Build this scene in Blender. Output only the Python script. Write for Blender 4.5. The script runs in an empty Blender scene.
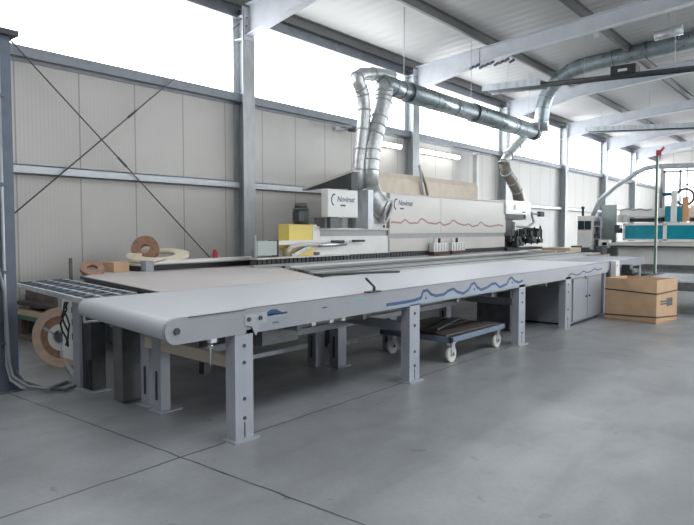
import bpy, bmesh, math, random
from mathutils import Vector, Matrix
random.seed(4)
C = bpy.context.scene
COL = C.collection

# ------------------------------------------------------------ camera
F_PX, CX, CY, EYE = 629.0, 347.0, 262.5, 1.5
PITCH = math.atan(32.5/F_PX); YAW = math.atan(508/F_PX)
cd = bpy.data.cameras.new('camera'); cam = bpy.data.objects.new('camera', cd); COL.objects.link(cam)
cd.sensor_width = 36.0; cd.lens = 36.0*F_PX/694.0; cd.clip_end = 200; cd.clip_start = 0.05
cam.location = (0, 0, EYE)
cam.rotation_euler = (math.pi/2-PITCH, 0, YAW)
C.camera = cam
# ------------------------------------------------------------ world, exposure
C.view_settings.view_transform = 'Standard'; C.view_settings.look = 'None'
C.view_settings.gamma = 1; C.view_settings.exposure = -0.14
C.view_settings.use_curve_mapping = False
w = bpy.data.worlds.new('overcast_sky'); C.world = w; w.use_nodes = True
w.node_tree.nodes['Background'].inputs[0].default_value = (0.93, 0.97, 1, 1)
w.node_tree.nodes['Background'].inputs[1].default_value = 2.0
LEFT_GLOW, RIGHT_GLOW, END_GLOW, ROOF_FILL_GLOW, FAR_FILL_GLOW = 6.0, 5.2, 3.0, 5.4, 18.0  # roof and far-end glows feed unseen panels added for their light
C.cycles.max_bounces = 8; C.cycles.diffuse_bounces = 5; C.cycles.glossy_bounces = 3
C.cycles.use_denoising = True; C.cycles.sample_clamp_indirect = 6

# ------------------------------------------------------------ photo geometry helpers
FW = Vector((-math.sin(YAW)*math.cos(PITCH), math.cos(YAW)*math.cos(PITCH), -math.sin(PITCH)))
RT = Vector((math.cos(YAW), math.sin(YAW), 0)); UP = RT.cross(FW)
def ray(x, y): return (FW*F_PX + RT*(x-CX) - UP*(y-CY))/F_PX
def px_x(x, y, X):
    d = ray(x, y); return Vector((0, 0, EYE)) + d*(X/d.x)
def px_y(x, y, Y):
    d = ray(x, y); return Vector((0, 0, EYE)) + d*(Y/d.y)
def px_z(x, y, Z):
    d = ray(x, y); return Vector((0, 0, EYE)) + d*((Z-EYE)/d.z)

# ------------------------------------------------------------ materials
def mat(name, col, rough=.5, metal=0., noise=0., nscale=4., bump=0., bscale=40., spec=.5, emit=0., stretch=(1, 1, 1), coat=0.):
    m = bpy.data.materials.new(name); m.use_nodes = True
    nt = m.node_tree; b = nt.nodes['Principled BSDF']
    b.inputs['Base Color'].default_value = (*col, 1); b.inputs['Roughness'].default_value = rough
    b.inputs['Metallic'].default_value = metal; b.inputs['Specular IOR Level'].default_value = spec
    b.inputs['Coat Weight'].default_value = coat
    tc = nt.nodes.new('ShaderNodeTexCoord'); mp = nt.nodes.new('ShaderNodeMapping')
    mp.inputs['Scale'].default_value = stretch
    nt.links.new(tc.outputs['Object'], mp.inputs[0])
    if noise > 0:
        n = nt.nodes.new('ShaderNodeTexNoise'); n.inputs['Scale'].default_value = nscale
        n.inputs['Detail'].default_value = 6; nt.links.new(mp.outputs[0], n.inputs['Vector'])
        r = nt.nodes.new('ShaderNodeMapRange'); r.inputs[1].default_value = .3; r.inputs[2].default_value = .7
        r.inputs[3].default_value = 1-noise; r.inputs[4].default_value = 1+noise*.6
        nt.links.new(n.outputs[0], r.inputs[0])
        mx = nt.nodes.new('ShaderNodeVectorMath'); mx.operation = 'SCALE'
        mx.inputs[0].default_value = col; nt.links.new(r.outputs[0], mx.inputs['Scale'])
        nt.links.new(mx.outputs[0], b.inputs['Base Color'])
        r2 = nt.nodes.new('ShaderNodeMapRange'); r2.inputs[1].default_value = .3; r2.inputs[2].default_value = .7
        r2.inputs[3].default_value = max(rough-.08, 0.05); r2.inputs[4].default_value = min(rough+.08, 1)
        nt.links.new(n.outputs[0], r2.inputs[0]); nt.links.new(r2.outputs[0], b.inputs['Roughness'])
    if bump > 0:
        n2 = nt.nodes.new('ShaderNodeTexNoise'); n2.inputs['Scale'].default_value = bscale
        nt.links.new(mp.outputs[0], n2.inputs['Vector'])
        bp = nt.nodes.new('ShaderNodeBump'); bp.inputs['Strength'].default_value = bump; bp.inputs['Distance'].default_value = .02
        nt.links.new(n2.outputs[0], bp.inputs['Height']); nt.links.new(bp.outputs[0], b.inputs['Normal'])
    if emit > 0:
        b.inputs['Emission Color'].default_value = (*col, 1); b.inputs['Emission Strength'].default_value = emit
    return m

M = {}
M['galv'] = mat('galvanised_steel', (.50, .53, .56), .42, .35, .22, 9, stretch=(1, 1, .35))
M['galv_dark'] = mat('weathered_steel', (.12, .14, .18), .5, .3, .2, 7)
M['purlin'] = mat('purlin_steel', (.16, .16, .16), .5, .35, .15, 6)
M['rail'] = mat('sill_rail_steel', (.27, .29, .32), .5, .3, .15, 6)
M['girt'] = mat('girt_steel', (.50, .53, .56), .45, .35, .12, 6)
M['rafter'] = mat('rafter_steel', (.62, .64, .69), .5, .15, .1, 3)
M['duct'] = mat('duct_metal', (.36, .42, .44), .33, .75, .2, 6)
M['duct_pale'] = mat('duct_pale_metal', (.62, .64, .64), .36, .6, .2, 14)
M['duct_joint'] = mat('duct_collar', (.13, .16, .17), .4, .6)
M['hose'] = mat('brown_hose', (.22, .20, .165), .5, .2, .25, 20)
M['black'] = mat('black_plastic', (.02, .021, .023), .5)
M['dark'] = mat('dark_steel', (.06, .065, .07), .5, .3, .3, 9)
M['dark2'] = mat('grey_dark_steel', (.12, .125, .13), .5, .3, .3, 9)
M['conv'] = mat('conveyor_paint', (.29, .30, .33), .42, 0, .08, 3)
M['conv_leg'] = mat('leg_paint', (.35, .37, .41), .42, 0, .1, 5)
M['belt'] = mat('belt_pvc', (.42, .44, .475), .42, 0, 0, 2, spec=.9)
M['column'] = mat('column_steel', (.50, .53, .55), .45, .12, .15, 9, stretch=(1, 1, .35))
M['white'] = mat('machine_white', (.76, .76, .74), .4, 0, .06, 3)
M['whitegrey'] = mat('hood_grey', (.62, .595, .56), .42, 0, .05, 2)
M['midgrey'] = mat('machine_grey', (.37, .375, .38), .45, 0, .08, 5)
M['beige'] = mat('cover_beige', (.62, .54, .44), .6, 0, .1, 4)
M['table'] = mat('table_laminate', (.50, .46, .45), .5, 0, .12, 3, stretch=(1, .3, 1))
M['tablegrey'] = mat('rail_table_grey', (.25, .26, .26), .35, .3, .25, 3, stretch=(4, .3, 1))
M['yellow'] = mat('yellow_paint', (.78, .62, .16), .45, 0, .06, 4)
M['motor'] = mat('motor_grey', (.10, .11, .11), .5, .2, .15, 9)
M['blue'] = mat('decal_blue', (.01, .06, .17), .5)
M['lightblue'] = mat('decal_light_blue', (.25, .34, .44), .5)
M['teal_d'] = mat('decal_teal', (.10, .36, .38), .5)
M['red'] = mat('decal_red', (.40, .19, .19), .5)
M['card'] = mat('cardboard', (.60, .40, .25), .85, 0, .1, 5, .15, 60)
M['strap'] = mat('strap_dark', (.10, .08, .06), .6)
M['wood'] = mat('light_wood', (.62, .50, .36), .6, 0, .12, 8, stretch=(1, 6, 1))
M['paleband'] = mat('pale_banding', (.74, .66, .52), .55, 0, .1, 10)
M['coil'] = mat('brown_banding', (.36, .20, .13), .6, 0, .3, 14)
M['spoolwood'] = mat('spool_veneer', (.63, .47, .36), .6, 0, .15, 12)
M['timber'] = mat('dark_timber', (.19, .165, .15), .8, 0, .4, 6, stretch=(1, 4, 1))
M['green'] = mat('green_sheet', (.10, .19, .13), .7, 0, .2, 3)
M['trolley'] = mat('trolley_blue', (.16, .20, .28), .5, .1, .15, 8)
M['brownboard'] = mat('board_brown', (.085, .07, .062), .6, 0, .35, 6, stretch=(.5, 5, 1))
M['wheel'] = mat('white_nylon', (.66, .65, .60), .45, 0, .1, 20)
M['teal'] = mat('teal_glazing', (.0, .26, .34), .2, 0, .15, 3, coat=.3)
M['palegreen'] = mat('pale_green_paint', (.42, .48, .46), .45, 0, .06, 4)
M['screen'] = mat('screen_dark', (.02, .035, .05), .15)
M['tote'] = mat('tote_dark', (.09, .09, .11), .6)
M['redp'] = mat('red_plastic', (.45, .05, .05), .5)
M['greenpole'] = mat('pole_green', (.10, .17, .13), .5)
M['polewhite'] = mat('pole_pale', (.62, .68, .60), .5)
M['lamp'] = mat('fluorescent_tube', (1, 1, .96), .5, emit=9)
M['orange'] = mat('orange_paint', (.65, .35, .18), .5)
M['chrome'] = mat('chrome', (.7, .7, .72), .2, .9)

def wall_mat(name, axis=1, col=(.60, .585, .56)):
    m = mat(name, col, .5, 0, .05, 1.2)
    nt = m.node_tree; b = nt.nodes['Principled BSDF']
    tc = nt.nodes['Texture Coordinate']; sp = nt.nodes.new('ShaderNodeSeparateXYZ'); nt.links.new(tc.outputs['Object'], sp.inputs[0])
    def mathn(op, a, b_=None):
        n = nt.nodes.new('ShaderNodeMath'); n.operation = op
        for i, v in enumerate((a, b_)):
            if v is None: continue
            if isinstance(v, (int, float)): n.inputs[i].default_value = v
            else: nt.links.new(v, n.inputs[i])
        return n.outputs[0]
    y = sp.outputs[axis]
    s = mathn('ADD', mathn('DIVIDE', mathn('SUBTRACT', y, 5.05), .965), 100.)
    fr = mathn('FRACT', s)
    d = mathn('MINIMUM', fr, mathn('SUBTRACT', 1., fr))          # distance to panel joint
    seam = mathn('GREATER_THAN', d, .012)
    rib = mathn('SINE', mathn('MULTIPLY', fr, 2*math.pi*16))
    h = mathn('ADD', mathn('MULTIPLY', rib, .12), seam)
    bp = nt.nodes.new('ShaderNodeBump'); bp.inputs['Strength'].default_value = .6; bp.inputs['Distance'].default_value = .008
    nt.links.new(h, bp.inputs['Height']); nt.links.new(bp.outputs[0], b.inputs['Normal'])
    src = b.inputs['Base Color'].links[0].from_socket
    mx = nt.nodes.new('ShaderNodeVectorMath'); mx.operation = 'SCALE'
    nt.links.new(src, mx.inputs[0])
    nt.links.new(mathn('ADD', mathn('MULTIPLY', seam, .38), .62), mx.inputs['Scale'])
    nt.links.new(mx.outputs[0], b.inputs['Base Color'])
    return m
M['wall_y'] = wall_mat('sandwich_panel', 1)
M['wall_x'] = wall_mat('sandwich_panel_end', 0)

def floor_mat():
    m = bpy.data.materials.new('polished_concrete'); m.use_nodes = True
    nt = m.node_tree; b = nt.nodes['Principled BSDF']; L = nt.links.new
    tc = nt.nodes.new('ShaderNodeTexCoord'); sp = nt.nodes.new('ShaderNodeSeparateXYZ'); L(tc.outputs['Object'], sp.inputs[0])
    def N(scale, detail, dist=0., mp=None):
        n = nt.nodes.new('ShaderNodeTexNoise'); n.inputs['Scale'].default_value = scale
        n.inputs['Detail'].default_value = detail; n.inputs['Distortion'].default_value = dist
        if mp:
            q = nt.nodes.new('ShaderNodeMapping'); q.inputs['Scale'].default_value = mp; q.inputs['Rotation'].default_value = (0, 0, .5)
            L(tc.outputs['Object'], q.inputs[0]); L(q.outputs[0], n.inputs['Vector'])
        else: L(tc.outputs['Object'], n.inputs['Vector'])
        return n.outputs[0]
    def mr(v, a, b_, c, d):
        r = nt.nodes.new('ShaderNodeMapRange'); L(v, r.inputs[0])
        for i, q in enumerate((a, b_, c, d)): r.inputs[i+1].default_value = q
        return r.outputs[0]
    def mathn(op, a, b_=None):
        n = nt.nodes.new('ShaderNodeMath'); n.operation = op
        for i, v in enumerate((a, b_)):
            if v is None: continue
            if isinstance(v, (int, float)): n.inputs[i].default_value = v
            else: L(v, n.inputs[i])
        return n.outputs[0]
    big = mr(N(.7, 5, .6), .3, .7, .80, 1.12)
    mid = mr(N(2.4, 7, 1.2, (1, .35, 1)), .3, .72, .88, 1.10)
    fine = mr(N(30, 4), .3, .7, .95, 1.04)
    spots = mr(N(5.5, 2), .70, .74, 1., .72)
    k = mathn('MULTIPLY', mathn('MULTIPLY', big, mid), mathn('MULTIPLY', fine, spots))
    def joint(sock, at, per, wid):
        s = mathn('FRACT', mathn('ADD', mathn('DIVIDE', mathn('SUBTRACT', sock, at), per), 50.5))
        d = mathn('ABSOLUTE', mathn('SUBTRACT', s, .5))
        return mathn('GREATER_THAN', d, wid/per)
    wob = mr(N(6, 3), 0, 1, -.012, .012)
    jx = joint(mathn('ADD', sp.outputs[0], wob), -3.42, 5.0, .008); jy = joint(mathn('ADD', sp.outputs[1], wob), 2.49, 5.4, .007)
    j = mathn('MULTIPLY', jx, jy)
    k = mathn('MULTIPLY', k, mathn('ADD', mathn('MULTIPLY', j, .75), .25))
    mx = nt.nodes.new('ShaderNodeVectorMath'); mx.operation = 'SCALE'; mx.inputs[0].default_value = (.27, .28, .29)
    L(k, mx.inputs['Scale']); L(mx.outputs[0], b.inputs['Base Color'])
    L(mr(N(1.8, 6, 1), .3, .7, .28, .46), b.inputs['Roughness'])
    b.inputs['Specular IOR Level'].default_value = .45
    bp = nt.nodes.new('ShaderNodeBump'); bp.inputs['Strength'].default_value = .5; bp.inputs['Distance'].default_value = .006
    L(j, bp.inputs['Height']); L(bp.outputs[0], b.inputs['Normal'])
    return m
M['dark_wall'] = mat('bounce_cut_wall', (.12, .12, .12), .8, 0, .1, 3)  # unseen back wall, made dark to cut bounce light
M['floor'] = floor_mat()

def roof_mat():
    m = mat('roof_liner', (.45, .445, .44), .5, 0, .06, .8)
    nt = m.node_tree; b = nt.nodes['Principled BSDF']; L = nt.links.new
    tc = nt.nodes['Texture Coordinate']
    wv = nt.nodes.new('ShaderNodeTexWave'); wv.bands_direction = 'Y'; wv.inputs['Scale'].default_value = .95; wv.inputs['Distortion'].default_value = 0
    L(tc.outputs['Object'], wv.inputs['Vector'])
    bp = nt.nodes.new('ShaderNodeBump'); bp.inputs['Strength'].default_value = .35; bp.inputs['Distance'].default_value = .03
    L(wv.outputs[0], bp.inputs['Height']); L(bp.outputs[0], b.inputs['Normal'])
    return m
M['roof'] = roof_mat()

def glow_mat(name, strength, col=(.95, .98, 1)):
    m = bpy.data.materials.new(name); m.use_nodes = True
    nt = m.node_tree; b = nt.nodes['Principled BSDF']
    b.inputs['Base Color'].default_value = (.8, .84, .86, 1); b.inputs['Roughness'].default_value = .25
    b.inputs['Emission Color'].default_value = (*col, 1); b.inputs['Emission Strength'].default_value = strength
    return m
M['win_l'] = glow_mat('daylit_polycarbonate_left', LEFT_GLOW)
M['win_r'] = glow_mat('daylit_polycarbonate_right', RIGHT_GLOW)
M['win_e'] = glow_mat('daylit_glass_end', END_GLOW)
M['far_fill'] = glow_mat('added_far_fill', FAR_FILL_GLOW)  # glow of the added far-wall panel
M['roof_fill'] = glow_mat('added_roof_fill', ROOF_FILL_GLOW)  # glow of the added overhead panel

# ------------------------------------------------------------ mesh builder
class MB:
    def __init__(s): s.b = bmesh.new()
    def hexa(s, p):
        v = [s.b.verts.new(q) for q in p]
        for f in ((0, 3, 2, 1), (4, 5, 6, 7), (0, 1, 5, 4), (1, 2, 6, 5), (2, 3, 7, 6), (3, 0, 4, 7)):
            s.b.faces.new([v[i] for i in f])
        return s
    def box(s, x0, x1, y0, y1, z0, z1):
        x0, x1 = sorted((x0, x1)); y0, y1 = sorted((y0, y1)); z0, z1 = sorted((z0, z1))
        return s.hexa([(x0, y0, z0), (x1, y0, z0), (x1, y1, z0), (x0, y1, z0), (x0, y0, z1), (x1, y0, z1), (x1, y1, z1), (x0, y1, z1)])
    def bar(s, a, b, w_, h, up=(0, 0, 1)):
        a = Vector(a); b = Vector(b); d = (b-a).normalized(); u = Vector(up)
        if abs(d.dot(u)) > .98: u = Vector((0, 1, 0))
        r = d.cross(u).normalized(); u = r.cross(d)
        q = [(-1, -1), (1, -1), (1, 1), (-1, 1)]
        return s.hexa([a + r*(w_/2*i) + u*(h/2*j) for i, j in q] + [b + r*(w_/2*i) + u*(h/2*j) for i, j in q])
    def tube(s, pts, r, n=12, cap=True):
        pts = [Vector(p) for p in pts]; rs = r if isinstance(r, (list, tuple)) else [r]*len(pts)
        prev = None; rings = []
        for i, p in enumerate(pts):
            d = (pts[min(i+1, len(pts)-1)] - pts[max(i-1, 0)]).normalized()
            if prev is None:
                u = Vector((0, 0, 1)) if abs(d.z) < .9 else Vector((1, 0, 0))
                a = d.cross(u).normalized()
            else:
                a = (prev - d*prev.dot(d)).normalized()
            prev = a; c = d.cross(a)
            rings.append([s.b.verts.new(p + (a*math.cos(2*math.pi*k/n) + c*math.sin(2*math.pi*k/n))*rs[i]) for k in range(n)])
        for i in range(len(rings)-1):
            for k in range(n):
                f = s.b.faces.new([rings[i][k], rings[i][(k+1) % n], rings[i+1][(k+1) % n], rings[i+1][k]]); f.smooth = True
        if cap:
            s.b.faces.new(rings[0][::-1]); s.b.faces.new(rings[-1])
        return s
    def cyl(s, a, b, r, n=16, r2=None): return s.tube([a, b], [r, r if r2 is None else r2], n)
    def ring(s, c, axis, ro, ri, wd, n=36):
        c = Vector(c); ax = Vector(axis).normalized()
        u = Vector((0, 0, 1)) if abs(ax.z) < .9 else Vector((1, 0, 0))
        a = ax.cross(u).normalized(); b = ax.cross(a)
        R = []
        for k in range(n):
            e = a*math.cos(2*math.pi*k/n) + b*math.sin(2*math.pi*k/n)
            R.append([s.b.verts.new(c + e*q + ax*t) for q, t in ((ro, -wd/2), (ro, wd/2), (ri, wd/2), (ri, -wd/2))])
        for k in range(n):
            for j in range(4):
                f = s.b.faces.new([R[k][j], R[(k+1) % n][j], R[(k+1) % n][(j+1) % 4], R[k][(j+1) % 4]]); f.smooth = j in (0, 2)
        return s
    def prism(s, poly, off):
        """poly: list of 3D points (planar), off: extrusion vector"""
        off = Vector(off)
        a = [s.b.verts.new(Vector(p)) for p in poly]; b = [s.b.verts.new(Vector(p)+off) for p in poly]
        n = len(a)
        s.b.faces.new(a[::-1]); s.b.faces.new(b)
        for i in range(n): s.b.faces.new([a[i], a[(i+1) % n], b[(i+1) % n], b[i]])
        return s
    def ribbon(s, pts, wd, nrm, th=.002):
        nrm = Vector(nrm)
        pts = [Vector(p) for p in pts]
        L_, R_ = [], []
        for i, p in enumerate(pts):
            d = (pts[min(i+1, len(pts)-1)] - pts[max(i-1, 0)]).normalized(); q = d.cross(nrm).normalized()*wd/2
            L_.append(p+q); R_.append(p-q)
        for i in range(len(pts)-1):
            s.prism([L_[i], L_[i+1], R_[i+1], R_[i]], nrm*th)
        return s
    def done(s, name, m, parent=None, bevel=0., origin=None, recalc=True):
        if recalc: bmesh.ops.recalc_face_normals(s.b, faces=s.b.faces)
        if parent is None and origin is None:
            xs = [v.co for v in s.b.verts]
            lo = Vector([min(v[i] for v in xs) for i in range(3)]); hi = Vector([max(v[i] for v in xs) for i in range(3)])
            origin = Vector(((lo.x+hi.x)/2, (lo.y+hi.y)/2, lo.z))
        if parent is not None: origin = Vector(parent['origin'])
        origin = Vector(origin)
        bmesh.ops.translate(s.b, verts=s.b.verts, vec=-origin)
        me = bpy.data.meshes.new(name); s.b.to_mesh(me); s.b.free()
        me.materials.append(m)
        o = bpy.data.objects.new(name, me); COL.objects.link(o)
        o['origin'] = list(origin)
        if parent is not None: o.parent = parent
        else: o.location = origin
        if bevel:
            md = o.modifiers.new('bevel', 'BEVEL'); md.width = bevel; md.segments = 2; md.limit_method = 'ANGLE'
        return o
def split_done(mb, name, m, parent):
    mb.b.verts.index_update(); seen = set(); out = []
    for v in mb.b.verts:
        if v in seen: continue
        st = [v]; comp = []; seen.add(v)
        while st:
            q = st.pop(); comp.append(q)
            for e_ in q.link_edges:
                o_ = e_.other_vert(q)
                if o_ not in seen: seen.add(o_); st.append(o_)
        nb = MB(); mp = {q: nb.b.verts.new(q.co) for q in comp}
        fs = set(f for q in comp for f in q.link_faces)
        for f in fs:
            g = nb.b.faces.new([mp[q] for q in f.verts]); g.smooth = f.smooth
        out.append(nb.done(name, m, parent))
    mb.b.free(); return out
def thing(name, loc, label, cat, group=None):
    o = bpy.data.objects.new(name, None); COL.objects.link(o); o.location = loc; o.empty_display_size = .1
    o['origin'] = list(loc); return tag(o, label, cat, group)
def tag(o, label, cat, group=None, kind=None):
    if label: o['label'] = label
    if cat: o['category'] = cat
    if group: o['group'] = group
    if kind: o['kind'] = kind
    return o
def struct(o): o['kind'] = 'structure'; return o
def kids(o): return [c for c in bpy.data.objects if c.parent == o]
def copy_tree(o, vec=(0, 0, 0), parent=None, label=None):
    ks = kids(o)
    c = o.copy(); COL.objects.link(c)
    if parent is None: c.location = o.location + Vector(vec)
    else: c.parent = parent
    if label: c['label'] = label
    for k in ks: copy_tree(k, parent=c)
    return c
def text(name, s_, size, m, parent, origin, right, up, ital=.25, off=.012):
    cu = bpy.data.curves.new(name, 'FONT'); cu.body = s_; cu.size = size; cu.extrude = .001; cu.shear = ital; cu.offset = off*size
    t = bpy.data.objects.new('tmp', cu); COL.objects.link(t)
    dg = bpy.context.evaluated_depsgraph_get(); me = bpy.data.meshes.new_from_object(t.evaluated_get(dg))
    COL.objects.unlink(t); bpy.data.objects.remove(t)
    r = Vector(right); u = Vector(up); n = r.cross(u); po = Vector(parent['origin'])
    mt = Matrix(((r.x, u.x, n.x, origin[0]-po.x), (r.y, u.y, n.y, origin[1]-po.y), (r.z, u.z, n.z, origin[2]-po.z), (0, 0, 0, 1)))
    me.transform(mt); me.name = name; me.materials.clear(); me.materials.append(m)
    o = bpy.data.objects.new(name, me); COL.objects.link(o); o.parent = parent; o['origin'] = parent['origin']
    return o

# ============================================================ BUILDING SHELL
XW, XR, YB, YE = -9.4, 11.4, -7.2, 41.0
BAYS = [-3.0, 2.6, 8.3, 14.2, 19.85, 25.4, 30.6, 35.6]
SILL, EAVE = 4.08, 5.55
def roofz(X): return 5.93 + .085*(X+9.2) if X <= 1 else 5.93 + .085*10.2 - .085*(X-1)
struct(MB().box(XW-.3, XR+.3, YB-.3, YE+.3, -.2, 0).done('floor', M['floor'], origin=(0, 0, 0)))
struct(MB().box(XW-.12, XW, YB, YE, 0, SILL).done('wall_left', M['wall_y'], origin=(0, 0, 0)))
struct(MB().box(XW-.12, XW, YB, YE, EAVE-.02, 6.3).done('wall_left_eave', M['wall_y'], origin=(0, 0, 0)))
struct(MB().box(XR, XR+.12, YB, YE, 0, 2.3).box(XR, XR+.12, YB, 3, 2.3, 5.2).box(XR, XR+.12, YB, YE, 5.2, 6.4).done('wall_right', M['wall_y'], origin=(0, 0, 0)))
struct(MB().box(XW-.12, XR+.12, YB-.12, YB, 0, 7).done('wall_back', M['dark_wall'], origin=(0, 0, 0)))
e = MB()
e.box(XW-.12, XR+.12, YE, YE+.12, 5.3, 7).box(XW-.12, XR+.12, YE, YE+.12, 0, .5)
for a, b in ((XW-.12, -8.9), (-5.2, -1), (10, XR+.12)): e.box(a, b, YE, YE+.12, .5, 5.3)
e.box(-8.9, -5.2, YE, YE+.12, .5, 2.9)
struct(e.done('wall_far', M['wall_x'], origin=(0, 0, 0)))
# roof
rf = MB()
def roof_prism(mb, x0, x1, y0, y1, t=.1):
    mb.prism([(x0, y0, roofz(x0)), (x1, y0, roofz(x1)), (x1, y0, roofz(x1)+t), (x0, y0, roofz(x0)+t)], (0, y1-y0, 0))
roof_prism(rf, XW-.3, -.2, YB, YE); rf.prism([(2.2, YB, roofz(2.2)), (XR+.3, YB, roofz(XR+.3)), (XR+.3, YB, roofz(XR+.3)+.1), (2.2, YB, roofz(2.2)+.1)], (0, YE-YB, 0))
struct(rf.done('ceiling', M['roof'], origin=(0, 0, 0)))
sk = MB(); sk.box(-.2, 2.2, YB, YE, roofz(-.2)+.02, roofz(-.2)+.06)
o = struct(sk.done('window_1', M['roof_fill'], origin=(0, 0, 0)))  # unseen glowing panel added to light the hall from above
fr = MB()
y = YB
while y < YE: fr.box(-.2, 2.2, y, y+.06, roofz(-.2)-.05, roofz(-.2)+.02); y += 1.5
fr.done('window_frame', M['galv'], o)
# left window band, one window per bay
edges = [YB] + BAYS + [YE]
n = 2
for a, b in zip(edges[:-1], edges[1:]):
    wn = struct(MB().box(XW-.07, XW-.04, a, b, SILL, EAVE).done('window_%d' % n, M['win_l'], origin=(0, 0, 0)))
    f = MB().box(XW-.1, XW-.01, a, a+.05, SILL, EAVE).box(XW-.1, XW-.01, b-.05, b, SILL, EAVE)
    f.done('window_frame', M['galv'], wn); n += 1
wn = struct(MB().box(XR+.04, XR+.07, 3, YE, 2.3, 5.2).done('window_%d' % n, M['win_r'], origin=(0, 0, 0))); n += 1
f = MB()
y = YB
while y < YE: f.box(XR-.02, XR+.04, y, y+.08, 2.3, 5.2); y += 2.8
f.done('window_frame', M['galv'], wn)
wn = struct(MB().box(-8.9, -5.2, YE+.04, YE+.07, 2.9, 5.3).done('window_%d' % n, M['win_e'], origin=(0, 0, 0))); n += 1
f = MB()
for xx in (-8.9, -7.75, -6.5, -5.28): f.box(xx, xx+.09, YE-.05, YE+.03, 2.9, 5.3)
f.box(-8.9, -5.2, YE-.05, YE+.03, 4.1, 4.17).box(-8.9, -5.2, YE-.05, YE+.03, 2.86, 2.95)
f.done('window_frame', M['galv'], wn)
wn = struct(MB().box(-1, 10, YE+.04, YE+.07, .5, 5.3).done('window_%d' % n, M['far_fill'], origin=(0, 0, 0))); n += 1  # unseen glowing panel added to throw light from the far end
f = MB()
for k in range(6): f.box(-1+2.18*k, -.9+2.18*k, YE-.05, YE+.03, .5, 5.3)
f.done('window_frame', M['galv'], wn)
# sill flashing, eave beam and girt along the left wall
struct(MB().box(XW, XW+.14, YB, YE, SILL-.12, SILL+.03).box(XW, XW+.03, YB, YE, SILL-.17, SILL-.12).done('trim_1', M['rail'], origin=(0, 0, 0)))
struct(MB().box(XW, XW+.12, YB, YE, EAVE-.02, EAVE+.02).box(XW, XW+.03, YB, YE, EAVE, EAVE+.28).box(XW, XW+.12, YB, YE, EAVE+.26, EAVE+.30).done('trim_2', M['rail'], origin=(0, 0, 0)))
for i, (a, b) in enumerate(zip(edges[:-1], edges[1:])):
    g = MB().box(XW+.0, XW+.16, a+.13, b-.13, 2.30, 2.315).box(XW, XW+.16, a+.13, b-.13, 2.42, 2.435).box(XW+.148, XW+.16, a+.13, b-.13, 2.3, 2.435)
    struct(g.done('trim_%d' % (3+i), M['girt'], origin=(0, 0, 0)))

# columns: H profile with base plate, bolts and head bracket
def h_profile(mb, x0, x1, yc, wd, z0, z1, tf=.018, tw=.012):
    mb.box(x0, x0+tf, yc-wd/2, yc+wd/2, z0, z1); mb.box(x1-tf, x1, yc-wd/2, yc+wd/2, z0, z1)
    mb.box(x0+tf, x1-tf, yc-tw/2, yc+tw/2, z0, z1)
names = {8.3: 'grey steel column standing behind the near end of the edge banding machine, by the yellow box',
         14.2: 'grey steel column rising behind the long pale machine hood with the red wave',
         19.85: 'grey steel column behind the far end of the main duct and its brown hose',
         25.4: 'wide pale steel column just before the grey control cabinets by the wall',
         30.6: 'pale steel column behind the tall pale green cabinet',
         35.6: 'farthest pale steel column against the wall, crossed by the rising grey hose'}
col0 = None
for yb in BAYS:
    if yb < 5: continue
    if col0 is None:
        t = thing('steel_column', (-9.25, yb, 0), names[yb], 'column', 'wall columns of the hall')
        m_ = MB(); h_profile(m_, XW, XW+.29, yb, .30, .02, 5.72); m_.done('column_shaft', M['column'], t)
        MB().box(XW-.0, XW+.33, yb-.2, yb+.2, 0, .02).done('base_plate', M['galv'], t)
        m_ = MB().box(XW+.02, XW+.25, yb-.12, yb+.12, 5.12, 5.14).box(XW+.02, XW+.25, yb-.12, yb+.12, 5.55, 5.57)
        m_.box(XW+.291, XW+.31, yb-.12, yb+.12, 5.1, 5.68); m_.done('head_bracket', M['rafter'], t)
        m_ = MB()
        for zz in (5.2, 5.35, 5.5):
            for yy in (-.08, .08): m_.cyl((XW+.31, yb+yy, zz), (XW+.33, yb+yy, zz), .016, 6)
        split_done(m_, 'bolt', M['galv_dark'], t)
        col0 = t
    else:
        copy_tree(col0, (0, yb-8.3, 0), label=names[yb])
# rafters
rn = {8.3: 'nearest pale grey haunched roof beam, leaving the column by the yellow box',
      14.2: 'pale roof beam passing over the main duct and the long hood',
      19.85: 'roof beam behind the big curved grey duct bend',
      25.4: 'roof beam starting at the wide pale column by the control cabinets',
      30.6: 'roof beam starting at the column behind the pale green cabinet',
      35.6: 'farthest roof beam near the glazed end wall'}
raf0 = None
def rz(X): return 5.74 + .085*(X+9.2)      # top of the rafter
for yb in BAYS:
    if yb < 5: continue
    if raf0 is None:
        t = thing('roof_beam', (-9.1, yb, 5.2), rn[yb], 'roof beam', 'roof beams of the hall')
        x0, xh, x1 = XW+.31, -6.9, 1.0
        pr_ = [(x0, rz(x0)-.56), (xh, rz(xh)-.30), (x1, rz(x1)-.30), (x1, rz(x1)), (x0, rz(x0))]
        MB().prism([(a, yb-.006, z) for a, z in pr_], (0, .012, 0)).done('web', M['rafter'], t)
        m_ = MB()
        m_.prism([(x0, yb-.1, rz(x0)), (x1, yb-.1, rz(x1)), (x1, yb-.1, rz(x1)+.015), (x0, yb-.1, rz(x0)+.015)], (0, .2, 0)); m_.done('top_flange', M['rafter'], t)
        m_ = MB()
        for (a, za), (b, zb) in zip(pr_[:2], pr_[1:3]):
            m_.prism([(a, yb-.1, za-.015), (b, yb-.1, zb-.015), (b, yb-.1, zb), (a, yb-.1, za)], (0, .2, 0))
        m_.done('bottom_flange', M['rafter'], t)
        x2 = 10.9
        q = [(1, rz(1)-.30), (x2, rz(1)-.085*(x2-1)-.3), (x2, rz(1)-.085*(x2-1)), (1, rz(1))]
        MB().prism([(a, yb-.1, z) for a, z in q], (0, .2, 0)).done('far_half', M['rafter'], t)
        raf0 = t
    else:
        copy_tree(raf0, (0, yb-8.3, 0), label=rn[yb])
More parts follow.
